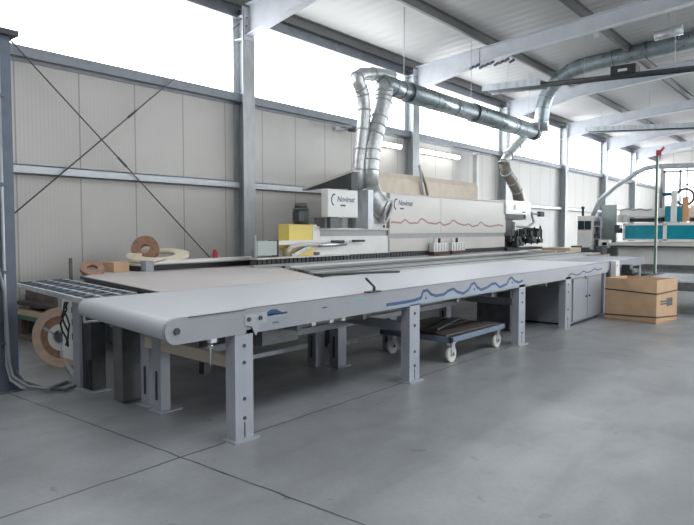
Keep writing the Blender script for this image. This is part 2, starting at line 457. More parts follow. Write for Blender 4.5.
# purlins (Z sections)
pn = {-9.2: 'eave purlin just above the window band along the wall', -7.0: 'first dark roof purlin in from the wall, above the main duct',
      -4.75: 'second dark roof purlin from the wall, above the rising duct', -2.5: 'third dark roof purlin from the wall, at the upper edge of view'}
for X, lb in pn.items():
    zt = roofz(X)
    m_ = MB().box(X-.008, X+.008, YB, YE, zt-.17, zt-.0).box(X-.07, X, YB, YE, zt-.172, zt-.16).box(X, X+.07, YB, YE, zt-.012, zt+.0)
    tag(m_.done('roof_purlin', M['purlin']), lb, 'purlin', 'roof purlins')
# cross bracing rods in the nearest bay
for a, b, lb in ((px_x(16, 212, -9.2), px_x(238, 25, -9.2), 'thin steel bracing rod rising towards the head of the nearest column'),
                 (px_x(24, 55, -9.2), px_x(214, 262, -9.2), 'thin steel bracing rod falling from the window sill towards the table')):
    d = (b-a).normalized(); m_ = MB().cyl(a-d*.3, b+d*.05, .011, 8); md = a.lerp(b, .45)
    t = m_.done('bracing_rod', M['dark2']); tag(t, lb, 'rod', 'cross bracing rods')
    MB().cyl(md-d*.1, md+d*.1, .02, 8).done('turnbuckle', M['galv_dark'], t)
# end wall dark post
tag(MB().box(-8.92, -8.78, 40.0, 40.14, 0, 5.2).done('dark_post', M['dark2']), 'dark narrow post in front of the glazed end wall', 'post')

# ============================================================ NEAR LEFT POST
bp0 = px_z(3.5, 390, 0)
X0, Y0 = bp0.x, bp0.y
t = thing('steel_post', (X0, Y0, 0), 'dark blue-grey steel post with a flat cap at the photo\'s left edge', 'post')
ztop = px_x(10, 40, X0).z
m_ = MB(); m_.box(X0-.16, X0-.148, Y0-.1, Y0+.1, .02, ztop).box(X0+.09, X0+.102, Y0-.1, Y0+.1, .02, ztop).box(X0-.148, X0+.09, Y0-.006, Y0+.006, .02, ztop); m_.done('post_shaft', M['galv_dark'], t)
MB().box(X0-.25, X0+.17, Y0-.15, Y0+.15, ztop, ztop+.05).done('cap_plate', M['dark'], t)
MB().box(X0-.22, X0+.16, Y0-.14, Y0+.14, 0, .02).done('base_plate', M['galv_dark'], t)
m_ = MB()
for zz in (.6, 1.25, 1.55, 2.0, 2.6): m_.cyl((X0+.02, Y0-.004, zz), (X0+.02, Y0-.05, zz), .018, 8)
split_done(m_, 'bolt', M['dark'], t)
t = thing('cable_conduit', (X0+.13, Y0, 0), 'grey cable conduit running up the dark post and along the floor', 'conduit')
xc, yc = X0+.135, Y0-.02
MB().cyl((X0+.06, Y0-.03, ztop+.05), (X0+.06, Y0-.03, ztop+.6), .028, 12).done('upper_pipe', M['galv'], t)
MB().tube([(xc, yc, ztop-.02), (xc, yc, 1.25), (xc+.005, yc, .25), (xc+.03, yc+.02, .12), (xc+.12, yc+.08, .05), (xc+.3, yc+.2, .03), (-5.86, 3.0, .03)], .014, 10).done('riser_pipe', M['galv'], t)
MB().tube([(xc-.35, yc-.1, 1.42), (xc-.15, yc-.12, 1.32), (xc+.02, yc-.06, 1.16), (xc+.04, yc-.02, .95), (xc+.045, yc, .3), (xc+.07, yc+.02, .16), (xc+.18, yc+.1, .07), (xc+.33, yc+.2, .05), (-5.82, 2.94, .05)], .016, 10).done('lower_conduit', M['rail'], t)
MB().tube([(xc+.02, yc+.05, .22), (xc+.1, yc+.1, .1), (xc+.25, yc+.24, .03), (xc+.4, yc+.34, .02), (-5.8, 3.1, .02)], .014, 8).done('floor_cable', M['dark2'], t)
m_ = MB()
for zz in (.45, 1.1, 1.9, 2.7): m_.box(xc-.03, xc+.03, yc-.03, yc+.03, zz, zz+.03)
split_done(m_, 'pipe_clip', M['galv_dark'], t)

# ============================================================ FRONT BELT CONVEYOR
XF, ZT, ZB = -3.35, .94, .76
Yc1 = 11.4; XBk = -4.97
t = conv = thing('belt_conveyor', (-4.15, 2.4, 0), 'long grey belt conveyor with blue wave decal running across the foreground', 'conveyor')
# belt: bed with rounded nose, slightly skewed nose roller
nl, nr = Vector((XBk+.03, 2.68, 0)), Vector((XF-.03, 2.41, 0))
def belt_profile(p):
    pts = []
    for k in range(25):
        a = math.pi/2 + math.pi*k/24
        pts.append(Vector((p.x, p.y + .075*math.cos(a), .857 + .075*math.sin(a))))
    return pts
L_ = belt_profile(nl); R_ = belt_profile(nr)
m_ = MB(); b_ = m_.b
Lv = [b_.verts.new((nl.x, Yc1, .932))] + [b_.verts.new(q) for q in L_] + [b_.verts.new((nl.x, Yc1, .782))]
Rv = [b_.verts.new((nr.x, Yc1, .932))] + [b_.verts.new(q) for q in R_] + [b_.verts.new((nr.x, Yc1, .782))]
for i in range(len(Lv)-1):
    b_.faces.new([Lv[i], Lv[i+1], Rv[i+1], Rv[i]])
b_.faces.new(Lv[::-1]); b_.faces.new(Rv); b_.faces.new([Lv[0], Rv[0], Rv[-1], Lv[-1]])
m_.done('belt', M['belt'], conv)
# front side rail with rounded end plate
MB().box(XF-.028, XF, 3.0, Yc1, ZB, ZT).box(XF-.028, XF+.004, 3.0, Yc1, ZT-.012, ZT).done('side_rail', M['conv'], conv)
MB().box(XBk, XBk+.028, 3.0, Yc1, ZB, ZT-.012).done('side_rail', M['conv'], conv)
pl = []
yn = 2.41
for k in range(11):
    a = math.pi/2 + math.pi*k/10
    pl.append((XF-.026, yn + .085*math.cos(a), .853 + .085*math.sin(a)))
pl += [(XF-.026, 3.0, .768), (XF-.026, 3.0, .938)]
ep = MB().prism(pl, (.034, 0, 0)).done('end_plate', M['conv'], conv)
MB().cyl((XF+.006, 2.41, .855), (XF+.02, 2.41, .855), .024, 6).done('axle_bolt', M['dark'], ep)
m_ = MB().box(XF+.008, XF+.016, 2.5, 2.98, .934, .939); m_.done('seam', M['dark'], ep)
# tensioner plate with slot
tp = MB().prism([(XF+.001, a, z) for a, z in ((2.98, .90), (3.2, .90), (3.2, .83), (3.13, .81), (3.09, .74), (3.05, .81), (2.98, .83))], (.012, 0, 0)).done('tensioner_plate', M['conv_leg'], conv)
for yy in (3.02, 3.13): MB().cyl((XF+.012, yy, .865), (XF+.024, yy, .865), .016, 8).done('tensioner_bolt', M['dark'], tp)
MB().box(XF+.001, XF+.004, 3.22, 3.42, .868, .882).done('adjusting_slot', M['dark'], conv)
# legs
def leg(y0, y1, back=False, xf=XF, depth=.1, label=None):
    m_ = MB()
    m_.box(xf-.008, xf, y0, y1, .012, ZB+.03)                    # front web
    m_.box(xf-depth, xf-.008, y0, y0+.008, .012, ZB-.001).box(xf-depth, xf-.008, y1-.008, y1, .012, ZB-.001)
    lg = m_.done('leg', M['conv_leg'], conv)
    MB().box(xf-depth-.02, xf+.035, y0-.03, y1+.03, 0, .012).done('foot_plate', M['conv_leg'], lg)
    mb = MB(); yc_ = (y0+y1)/2
    for zz in (.16, .30, .56, .68):
        mb.cyl((xf, yc_, zz), (xf+.006, yc_, zz), .014, 8)
    split_done(mb, 'bolt', M['dark'], lg)
    s_ = MB().box(xf, xf+.003, yc_-.004, yc_+.004, .02, .13); s_.done('slot', M['dark'], lg)
    return lg
for y0, y1 in ((2.90, 3.07), (5.12, 5.30), (7.68, 7.88), (9.36, 9.58)): leg(y0, y1)
def backleg(x, y0, w_=.14):
    lg = MB().box(x-.06, x-.052, y0, y0+w_, .01, .76).box(x+.052, x+.06, y0, y0+w_, .01, .76).box(x-.052, x+.052, y0+.001, y0+.012, .01, .76).done('back_leg', M['conv_leg'], conv)
    MB().box(x-.09, x+.09, y0-.03, y0+.19, 0, .01).done('foot_plate', M['conv_leg'], lg)
    MB().box(x-.012, x+.012, y0-.006, y0, .1, .34).done('slot', M['dark'], lg)
backleg(-4.68, 3.05, .07); backleg(-4.44, 3.0, .09)
backleg(-4.62, 5.1); backleg(-4.4, 5.22); backleg(-4.5, 6.35); backleg(-4.6, 7.9); backleg(-4.6, 9.5)
# cross beams and lower tube
for yy in (2.98, 5.16, 7.8, 9.5):
    MB().bar((XF-.1, yy, .55), (-4.62, yy+.06, .56), .05, .09).done('cross_beam', M['beige'] if yy < 3 else M['conv'], conv)
MB().bar((-4.2, 3.15, .50), (-4.2, 10.4, .53), .05, .06).done('lower_tube', M['conv'], conv)
MB().bar((-3.75, 3.2, .68), (-3.75, 10.9, .70), .06, .06).done('inner_tube', M['dark2'], conv)
A_, B_ = px_x(262, 354.5, -4.85), px_x(312, 344.5, -4.85)
D_ = (B_-A_)
MB().bar(A_-D_*.2, B_+D_*.1, .06, .045).done('low_cable_rail', M['galv'], conv)
A_, B_ = px_x(330, 346, -4.85), px_x(400, 331, -4.85)
MB().bar(A_, B_, .06, .04).done('low_cable_rail', M['galv'], conv)
m_ = MB()
for k in range(9): m_.cyl((XBk+.04, 3.6+k*.85, .73), (XF-.04, 3.6+k*.85, .73), .03, 10)
split_done(m_, 'return_roller', M['dark2'], conv)
MB().box(-4.75, -3.55, 3.35, 3.75, .60, .72).done('drive_housing', M['dark2'], conv)
m_ = MB()
for (a, b) in ((310, 318), (328, 316), (340, 314)):
    p = px_x(a, b+6, XF-.1); m_.box(XF-.12, XF-.08, p.y, p.y+.05, .715, .75)
split_done(m_, 'white_block', M['white'], conv)
# hook hanging under the nose
MB().cyl((XF-.08, 2.75, .56), (XF-.08, 2.75, .77), .006, 6).cyl((XF-.08, 2.75, .69), (XF-.08, 2.75, .72), .02, 8).box(XF-.1, XF-.06, 2.74, 2.79, .725, .76).done('hanging_bolt', M['chrome'], conv)
# clamp lever on the rail
lv = MB().box(XF-.05, XF+.02, 4.45, 4.62, ZT, ZT+.012).cyl((XF-.01, 4.55, ZT), (XF-.01, 4.55, ZT+.05), .014, 8).done('clamp', M['black'], conv)
MB().cyl((XF-.01, 4.55, ZT+.05), (XF-.01, 4.43, ZT+.13), .011, 8).done('lever', M['black'], lv)
# decals on the rail
def d3(pts, X=XF): return [px_x(400+a/4.34, 240+b/4.34, X) for a, b in pts]
wave = [(-60, 282), (-20, 276), (20, 270), (60, 262), (90, 252), (100, 222), (118, 218), (135, 236), (155, 242), (190, 236), (212, 218), (232, 212), (250, 226), (275, 232), (298, 215), (310, 192), (322, 186), (336, 206), (352, 216), (380, 204), (400, 190), (415, 188), (432, 205), (462, 192), (474, 168), (484, 162), (497, 178), (515, 184), (532, 176)]
MB().ribbon([p+Vector((.0015, 0, 0)) for p in d3(wave)], .030, (1, 0, 0), .0015).done('wave_decal', M['blue'], conv)
band = [(a, b+14) for a, b in wave]
MB().ribbon([p+Vector((.0005, 0, 0)) for p in d3([(-60, 292), (60, 272), (150, 250), (250, 236), (350, 218), (470, 196), (532, 186)])], .034, (1, 0, 0), .001).done('pale_band_decal', M['lightblue'], conv)
m_ = MB()
for a, b in ((112, 252), (322, 214), (487, 186)):
    p = d3([(a, b)])[0]; m_.cyl(p, p+Vector((.004, 0, 0)), .013, 8)
split_done(m_, 'decal_dot', M['blue'], conv)
def shape(pts, m, nm, th=.002):
    MB().prism([px_x(a, b, XF+.001) for a, b in pts], (th, 0, 0)).done(nm, m, conv)
shape([(264.5, 316.5), (267, 312), (271, 309.5), (276, 309), (280, 311), (284, 313.5), (277, 313.5), (272, 315.5)], M['blue'], 'swoosh_decal', .003)
shape([(262, 324), (262.5, 318.5), (266, 317), (265, 321.5)], M['blue'], 'swoosh_tail_decal')
shape([(264, 318), (273, 315), (281, 315), (290, 314), (283, 317), (272, 317.5)], M['lightblue'], 'swoosh_light_decal')
shape([(272, 322), (278, 321), (279, 322.6), (273, 323.4)], M['dark2'], 'type_mark_decal')
shape([(356, 301.5), (358, 299), (362, 298.3), (366, 300.2)], M['teal_d'], 'leaf_decal')
shape([(321, 308), (325, 306.6), (328, 307), (324, 308.5)], M['blue'], 'small_mark_decal')
shape([(388, 305), (393, 303.4), (394, 304.4), (389, 306)], M['dark2'], 'small_mark_decal')
pts = [px_x(a, b, XF+.001) for a, b in ((568, 276.5), (571, 273.5), (576, 275), (580, 274), (583, 271), (587, 272.5), (591, 271.5), (594, 268.8), (598, 270), (602, 268.5))]
MB().ribbon(pts, .02, (1, 0, 0), .002).done('far_wave_decal', M['blue'], conv)

# cabinet under the far end
t = thing('floor_cabinet', (-3.8, 10.5, 0), 'grey two-door cabinet standing under the far end of the conveyor', 'cabinet')
MB().box(-4.6, XF-.07, 9.78, 11.3, .03, .755).done('body', M['conv'], t, .006)
MB().box(-4.55, XF-.1, 9.82, 11.26, 0, .03).done('plinth', M['dark'], t)
for a, b in ((9.84, 10.5), (10.53, 11.22)):
    d_ = MB().box(XF-.068, XF-.05, a, b, .06, .735).done('door', M['conv_leg'], t, .004)
    yy = b-.06 if a < 10 else a+.06
    MB().cyl((XF-.05, yy, .42), (XF-.035, yy, .42), .018, 10).done('lock', M['dark'], d_)
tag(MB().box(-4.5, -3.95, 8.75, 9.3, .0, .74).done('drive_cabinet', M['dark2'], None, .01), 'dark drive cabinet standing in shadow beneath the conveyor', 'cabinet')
# trolley
t = thing('platform_trolley', (-4, 6.7, 0), 'low blue-framed platform trolley on white wheels under the conveyor', 'trolley')
tx0, tx1, ty0, ty1 = -4.45, -3.46, 6.14, 7.54
m_ = MB().box(tx0, tx1, ty0, ty0+.04, .24, .30).box(tx0, tx1, ty1-.04, ty1, .24, .30).box(tx1-.04, tx1, ty0, ty1, .24, .30).box(tx0, tx0+.04, ty0, ty1, .24, .30)
m_.done('frame', M['trolley'], t, .005)
MB().box(tx0+.04, tx1-.04, ty0+.04, ty1-.04, .25, .285).done('deck', M['dark'], t)
def caster(x, y):
    fk = MB().box(x-.035, x-.028, y-.04, y+.04, .07, .22).box(x+.028, x+.035, y-.04, y+.04, .07, .22).box(x-.045, x+.045, y-.05, y+.05, .22, .24).done('caster_fork', M['galv'], t)
    MB().cyl((x-.022, y, .092), (x+.022, y, .092), .092, 24).done('wheel', M['wheel'], fk)
    MB().cyl((x-.036, y, .092), (x+.036, y, .092), .022, 10).done('hub', M['dark'], fk)
for x in (tx0+.1, tx1-.08):
    for y in (ty0+.12, ty1-.12): caster(x, y)
bl = ['brown offcut board on the blue trolley, nearest its front edge', 'dark brown board lying on the trolley behind the front one',
      'middle dark board of those on the trolley', 'dark board near the far side of the trolley', 'short brown board at the back of the trolley',
      'crooked dark offcut lying on top of the other trolley boards']
for i in range(5):
    x = tx1-.14-i*.185
    o = MB().box(-.075, .075, -.62+.05*i, .6-.08*(i % 2), 0, .022).done('offcut_board', M['brownboard'], origin=(0, 0, 0))
    o.location = (x, 6.78, .301 if i != 1 else .301); tag(o, bl[i], 'board', 'boards on the trolley'); o.rotation_euler.z = .02*(i % 3-1)
o = MB().box(-.06, .06, -.5, .55, 0, .02).done('offcut_board', M['dark2'], origin=(0, 0, 0)); o.location = (-3.95, 6.82, .325); o.rotation_euler.z = .25
tag(o, bl[5], 'board', 'boards on the trolley')

# outfeed table beyond the conveyor
t = thing('outfeed_table', (-4.1, 12.8, 0), 'bluish outfeed roller table continuing beyond the conveyor end', 'conveyor')
MB().box(-4.9, -3.55, 11.6, 14.3, .84, .90).done('table_bed', M['conv'], t)
m_ = MB()
for k in range(14): m_.cyl((-4.85, 11.7+k*.19, .905), (-3.6, 11.7+k*.19, .905), .03, 10)
split_done(m_, 'roller', M['belt'], t)
MB().box(-3.55, -3.45, 11.5, 14.3, .78, .93).done('side_rail', M['conv'], t)
for x in (-4.8, -3.6):
    for y in (11.7, 14.1): MB().box(x, x+.1, y, y+.1, 0, .84).done('leg', M['conv_leg'], t)
p = px_x(616, 262, -3.38); m_ = MB().box(-3.44, -3.34, p.y-.12, p.y+.1, .62, .94).cyl((-3.34, p.y-.05, .86), (-3.32, p.y-.05, .86), .03, 10)
m_.done('drive_bracket', M['white'], t, .01)
MB().cyl((-3.30, 12.5, .70), (-3.30, 12.95, .70), .07, 14).box(-3.45, -3.30, 12.6, 12.8, .68, .84).done('geared_motor', M['dark'], t)

# ============================================================ MACHINE TABLES
t = thing('panel_table', (-6.3, 5, 0), 'wide pinkish-grey laminate table between the belt and the edge banding machine', 'table')
poly = [(-5.02, 3.42), (-7.45, 3.98), (-8.28, 4.86), (-7.72, 7.05), (-7.1, 7.0), (-5.02, 5.72)]
MB().prism([(a, b, .895) for a, b in poly], (0, 0, .03)).done('table_top', M['table'], t)
m_ = MB(); m_.ribbon([(a, b, .9) for a, b in poly[:3]], .03, (0, 0, 1), .028); m_.done('edge_trim', M['dark'], t)
MB().box(-7.6, -5.2, 4.1, 4.16, .8, .89).box(-7.6, -5.2, 6.2, 6.26, .8, .89).done('under_frame', M['dark2'], t)
for x, y in ((-5.3, 4.1), (-7.4, 4.2), (-5.3, 6.1), (-7.4, 6.1)): MB().box(x, x+.08, y, y+.08, 0, .89).done('leg', M['dark2'], t)
# grooved rail table along the machine
t = thing('support_rail_table', (-6, 11, 0), 'dark grey grooved support table running beside the machine chain', 'table')
for yy in (7.6, 9.6, 11.6, 13.6, 15.6): MB().box(-7.14, -5.02, yy, yy+.08, .84, .893).done('cross_member', M['dark2'], t)
for i, (x, m) in enumerate(((-5.1, 'midgrey'), (-5.3, 'tablegrey'), (-5.52, 'dark2'), (-5.74, 'midgrey'), (-5.96, 'tablegrey'), (-6.2, 'dark2'), (-6.42, 'tablegrey'), (-6.64, 'midgrey'), (-6.88, 'white'), (-7.05, 'dark2'))):
    ys = 5.78 + (-5.02-x)*.62 + .12
    MB().box(x-.065, x+.065, ys, 16.5, .895, .925 if m != 'white' else .94).done('support_rail', M[m], t)
for x in (-5.2, -7.0):
    for y in (7.6, 11.6, 15.6): MB().box(x, x+.08, y, y+.08, 0, .84).done('leg', M['conv_leg'], t)
a = px_z(320, 274, .95); b = px_z(398, 271, .95)
tag(MB().bar(a-Vector((0, 0, .008)), b-Vector((0, 0, .008)), .10, .03).done('slat_bar', M['dark'], None, .004), 'long dark bar lying on the grooved table beside the belt', 'bar')
# slatted feed grid at the left corner
t = thing('roller_frame', (-6.6, 3.3, 0), 'low grey roller frame with rails reaching left past the spool', 'roller frame')
rl = [((-5.15, 2.78), (-7.35, 3.15)), ((-5.2, 2.98), (-7.35, 3.35)), ((-5.3, 3.2), (-7.5, 3.58)), ((-5.25, 3.34), (-7.5, 3.78))]
for (a, b) in rl: MB().bar((*a, .885), (*b, .885), .035, .045).done('rail', M['galv'], t)
m_ = MB()
for k in range(11):
    f = k/10; a = Vector((*rl[0][0], .9)).lerp(Vector((*rl[0][1], .9)), f); b = Vector((*rl[3][0], .9)).lerp(Vector((*rl[3][1], .9)), f)
    m_.cyl(a, b, .010, 8)
split_done(m_, 'roller', M['galv_dark'], t)
for a, b in ((-5.95, 3.22), (-7.4, 3.7)): MB().box(a-.03, a+.03, b-.03, b+.03, 0, .85).done('leg', M['galv'], t)

# dark drive frame at the near corner
t = thing('feed_drive_frame', (-5.3, 3.1, 0), 'dark machine frame with cables under the near end of the belt', 'machine frame')
fx = -5.68
MB().box(-5.76, -5.64, 2.98, 3.06, 0, .86).done('corner_post', M['conv_leg'], t)
MB().box(-5.62, -5.46, 3.0, 3.14, 0, .84).done('inner_post', M['dark'], t)
MB().box(-5.44, -5.0, 3.2, 3.6, .35, .84).done('cabinet', M['dark2'], t, .01)
MB().box(-5.44, -5.0, 3.17, 3.2, .45, .60).box(-5.44, -5.0, 3.17, 3.2, .64, .8).done('cover_plate', M['galv_dark'], t, .006)
MB().box(-5.0, -4.86, 2.95, 3.2, .02, .8).done('side_post', M['dark2'], t)
MB().box(-5.8, -4.9, 3.0, 3.06, .78, .84).done('top_beam', M['galv_dark'], t)
MB().box(-5.78, -5.4, 2.93, 3.16, 0, .012).done('foot_plate', M['conv_leg'], t)
MB().box(-5.52, -5.47, 2.975, 2.999, .05, .3).done('slot', M['black'], t)
m_ = MB()
for k in range(3):
    x = -5.82+.03*k
    pts = [(x+.035*math.sin(j*1.5+k*2), 2.93+.02*math.cos(j+k), .82-.07*j) for j in range(7)]
    m_.tube(pts, .009, 6)
split_done(m_, 'cable', M['black'], t)
MB().tube([(-5.5, 2.96, .7), (-5.42, 2.92, .66), (-5.32, 2.92, .68), (-5.22, 2.95, .69)], .014, 6).done('grey_hose', M['midgrey'], t)
# pale box beside spool
t = thing('switch_box', (-6.05, 3.16, 0), 'pale grey upright switch box between the banding spool and the dark frame', 'box')
MB().box(-6.24, -5.93, 3.12, 3.24, .2, .80).done('box_body', M['white'], t, .008)
MB().box(-6.1, -6.04, 3.17, 3.23, 0, .18).done('stand', M['galv'], t)
m_ = MB()
for zz in (.72, .6, .46): m_.box(-5.93, -5.83, 3.06, 3.12, zz-.03, zz+.03).box(-5.92, -5.9, 3.11, 3.15, zz-.02, zz+.02)
split_done(m_, 'black_plug', M['black'], t)
# spool
sc_ = Vector((-6.72, 3.36, .33)); ax = Vector((.55, -.83, 0)).normalized(); sd = Vector((ax.y, -ax.x, 0))
t = thing('banding_spool', (sc_.x, sc_.y, 0), 'large upright spool of pale edge banding left of the dark frame', 'spool')
MB().ring(sc_, ax, .33, .235, .07, 48).done('outer_coil', M['spoolwood'], t)
MB().ring(sc_+ax*.005, ax, .232, .15, .04, 48).done('brown_coil', M['coil'], t)
MB().ring(sc_+ax*.02, ax, .145, .085, .04, 32).done('hub', M['white'], t)
m_ = MB()
for k in range(3):
    aa = 2*math.pi*k/3+.5; e_ = (sd*math.cos(aa)+Vector((0, 0, 1))*math.sin(aa)); m_.bar(sc_+e_*.08+ax*.03, sc_+e_*.22+ax*.03, .03, .02)
split_done(m_, 'spoke', M['galv'], t)
MB().cyl(sc_-ax*.25, sc_+ax*.06, .05, 16).done('spindle', M['dark2'], t)
MB().bar(sc_-ax*.2+Vector((0, 0, -.31)), sc_-ax*.2, .05, .05).bar(sc_-ax*.2-sd*.22+Vector((0, 0, -.305)), sc_-ax*.2+sd*.22+Vector((0, 0, -.305)), .05, .04).done('stand', M['dark2'], t)
tag(MB().bar(px_z(62, 357, .06), px_z(76, 378, .03), .03, .03).done('steel_strut', M['galv']), 'short bare steel strut slanting to the floor beneath the pale switch box', 'strut')
# things on table, far-left
tag(MB().box(-8.05, -7.78, 4.62, 4.85, .926, 1.06).done('carton', M['card']), 'small tan carton on the table corner by the wall', 'box')
# timber under the roller frame
def tb(x0, x1, y0, y1, z0, z1, m, nm, lb, cat='board'):
    tag(MB().box(x0, x1, y0, y1, z0, z1).done(nm, M[m]), lb, cat)
tb(-9.2, -7.2, 3.85, 4.05, 0, .06, 'timber', 'timber_board', 'brown board flat on the floor, nearest the banding spool')
tb(-9.3, -7.3, 4.15, 4.33, 0, .06, 'timber', 'timber_board', 'brown floor board behind the nearest one, by the wall')
tb(-9.3, -7.35, 4.45, 4.65, 0, .06, 'timber', 'timber_board', 'brown floor board farthest under the green sheet')
for x, k in ((-9.0, 'wall-side'), (-7.6, 'spool-side')):
    tb(x-.06, x+.06, 3.9, 4.6, .06, .28, 'timber', 'timber_block', k+' timber block carrying the green sheet', 'block')
tb(-9.25, -7.3, 3.85, 4.75, .28, .33, 'green', 'green_sheet', 'dull green sheet lying on blocks behind the spool', 'sheet')
tb(-9.2, -7.5, 3.9, 4.05, .33, .39, 'wood', 'pale_board', 'pale board lying on the green sheet at its near edge')
tb(-9.25, -7.4, 4.15, 4.32, .33, .40, 'timber', 'timber_board', 'brown board lying on the middle of the green sheet')
tb(-9.2, -7.35, 4.42, 4.6, .33, .45, 'timber', 'timber_board', 'thick brown board at the back of the green sheet')
tb(-9.2, -7.5, 3.95, 4.5, .45, .5, 'brownboard', 'timber_board', 'wide dark board bridging the thick board and the stack')
tb(-9.25, -7.35, 4.1, 4.7, .5, .66, 'timber', 'timber_bundle', 'thick dark bundle topping the stack behind the roller frame', 'timber')
# infeed of the machine: white rail with black recess
t = thing('infeed_beam', (-8.0, 5.9, 0), 'white rail over a black recess at the back of the laminate table', 'beam')
a0 = px_z(118, 262, 1.02); 
MB().box(-7.72, -7.60, 5.1, 7.2, 1.02, 1.07).done('white_rail', M['white'], t, .008)
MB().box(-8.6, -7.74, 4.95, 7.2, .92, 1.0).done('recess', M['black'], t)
for x in (-8.5, -7.85):
    for y in (5.0, 7.1): MB().box(x, x+.08, y, y+.08, 0, .92).done('leg', M['dark2'], t)
MB().box(-7.75, -7.6, 5.0, 5.12, .926, 1.07).done('end_block', M['conv_leg'], t)
MB().box(-7.75, -7.6, 7.1, 7.25, .926, 1.08).done('end_block', M['white'], t)
MB().box(-8.6, -7.72, 4.95, 7.2, 1.0, 1.02).done('top_sheet', M['whitegrey'], t)
tag(MB().box(-7.72, -7.66, 6.25, 6.3, 1.07, 1.16).cyl((-7.69, 6.27, 1.16), (-7.69, 6.27, 1.2), .03, 10).done('stop_button', M['redp']), 'small red stop button post on the white rail before the column', 'button')
# coils on it
def coil(c, ro, ri, wd, m, lb, cat='banding coil', axis=(0, 0, 1)):
    return tag(MB().ring(c, axis, ro, ri, wd, 40).done('banding_coil', m), lb, cat)
coil((-8.05, 5.5, 1.12), .45, .25, .05, M['paleband'], 'flat pale ring of edge banding lying on the infeed top', axis=(.12, -.12, 1))
o = coil((-8.3, 5.45, 1.21), .2, .07, .1, M['coil'], 'brown coil of banding lying on top of the pale ring', axis=(.6, -.6, .35))
coil((-7.8, 4.32, .99), .15, .07, .05, M['coil'], 'small brown banding coil leaning at the far left of the table', axis=(.6, -.2, .9))
a, b = px_z(128, 270, .935), px_z(167, 259, 1.10)
tag(MB().bar(a, b, .05, .02).done('pale_strip', M['paleband']), 'pale wooden strip slanting from the table onto the infeed top', 'strip')
a = px_x(71, 271, -7.9); b = px_x(70.5, 258, -7.9)
tag(MB().bar(Vector((a.x, a.y, .0)), b, .035, .03).done('brown_stake', M['timber']), 'thin brown upright stake standing at the table\'s far left', 'stake')

# ============================================================ EDGE BANDING MACHINE
XM = -7.2
t = mach = thing('edge_banding_machine', (-8, 11, 0), 'long white-grey edge banding machine with red wave line and blue logos', 'machine')
def zx(x, y, X=XM): return px_x(x, y, X)
MB().box(-8.75, XM-.02, 7.3, 16.4, .16, .95).done('base', M['whitegrey'], mach)
for yy in (7.5, 10.3, 13.2, 15.9):
    for xx in (-8.6, -7.5): MB().box(xx, xx+.15, yy, yy+.15, 0, .16).done('foot', M['dark2'], mach)
# chain
m_ = MB(); y = 6.7
while y < 16.3:
    m_.box(XM-.04, XM+.02, y, y+.075, .965, 1.045); y += .1
m_.done('chain_pads', M['dark'], mach)
MB().box(XM-.06, XM-.005, 6.6, 16.4, .955, 1.05).done('chain_channel', M['black'], mach)
MB().box(XM-.06, XM+.04, 6.6, 16.4, .925, .957).done('chain_guide', M['midgrey'], mach)
# near white section 8.1 -> 10.25
Y1, Y2, Y3 = 8.12, 10.24, 15.55
MB().box(-7.75, XM, Y1+.05, Y2-.03, 1.05, 1.39).done('lower_panel', M['white'], mach, .008)
MB().box(-7.75, XM-.03, Y1+.0, Y2-.03, 1.39, 1.50).done('grey_band', M['midgrey'], mach)
MB().box(-7.75, XM+.01, Y1, Y2-.03, 1.50, 1.535).done('top_edge', M['whitegrey'], mach)
MB().box(-7.5, XM+.01, 7.98, Y1+.04, 1.12, 1.56).done('end_block', M['white'], mach, .01)
MB().box(-7.6, XM-.15, Y1+.35, 8.95, 1.535, 1.72).done('bed_units', M['dark2'], mach)
MB().cyl((XM+.01, Y2-.2, 1.57), (XM+.03, Y2-.2, 1.57), .03, 10).done('black_knob', M['black'], mach)
MB().box(XM-.1, XM+.01, Y2-.03, Y2+.02, .96, 1.55).done('divider_post', M['midgrey'], mach)
# hood section
hz0, hz1 = 1.43, 2.245
hood = MB()
hood.prism([(XM, Y2+.03, hz0), (XM, Y2+.03, hz1-.04), (XM-.04, Y2+.03, hz1), (-8.5, Y2+.03, hz1), (-8.5, Y2+.03, hz0)], (0, Y3-Y2, 0))
hd = hood.done('hood', M['whitegrey'], mach)
MB().box(-8.5, XM-.02, Y2+.03, Y3, 1.33, 1.43).done('grey_band', M['midgrey'], mach)
MB().box(-8.5, XM, Y2+.03, Y3, 1.06, 1.33).done('lower_panel', M['whitegrey'], mach, .006)
MB().box(XM-.001, XM+.003, Y2+2.0, Y2+2.01, hz0+.02, hz1-.06).done('hood_seam', M['midgrey'], hd)
wl = [(196, 357), (203, 355), (235, 358), (250, 345), (270, 360), (300, 358), (311, 343), (320, 344), (340, 358), (370, 362), (385, 355), (400, 368), (425, 360), (434, 348), (440, 349), (455, 360), (480, 368), (495, 362), (510, 372), (530, 368), (543, 354), (560, 368), (580, 372), (600, 368), (615, 366), (630, 371)]
MB().ribbon([px_x(340+a/3.856, 130+b/3.856, XM+.001) for a, b in wl], .035, (1, 0, 0), .002).done('wave_decal', M['red'], hd)
def swoosh(x, y, z, s, par, nm='logo_swoosh'):
    pts = [(x, y+s*(.5+.42*math.cos(q)), z+s*(.45+.55*math.sin(q))) for q in [math.radians(d) for d in range(70, 261, 19)]]
    MB().ribbon(pts, s*.16, (1, 0, 0), .002).done(nm, M['blue'], par)
swoosh(XM+.001, Y2+.16, 1.93, .19, hd)
text('logo_text', 'Novimat', .15, M['blue'], hd, (XM+.002, Y2+.32, 2.0), (0, 1, 0), (0, 0, 1))
MB().box(XM+.002, XM+.002+.001, Y2+.38, Y2+.38+.14, 1.92, 1.92+.03).done('logo_underline', M['blue'], hd)
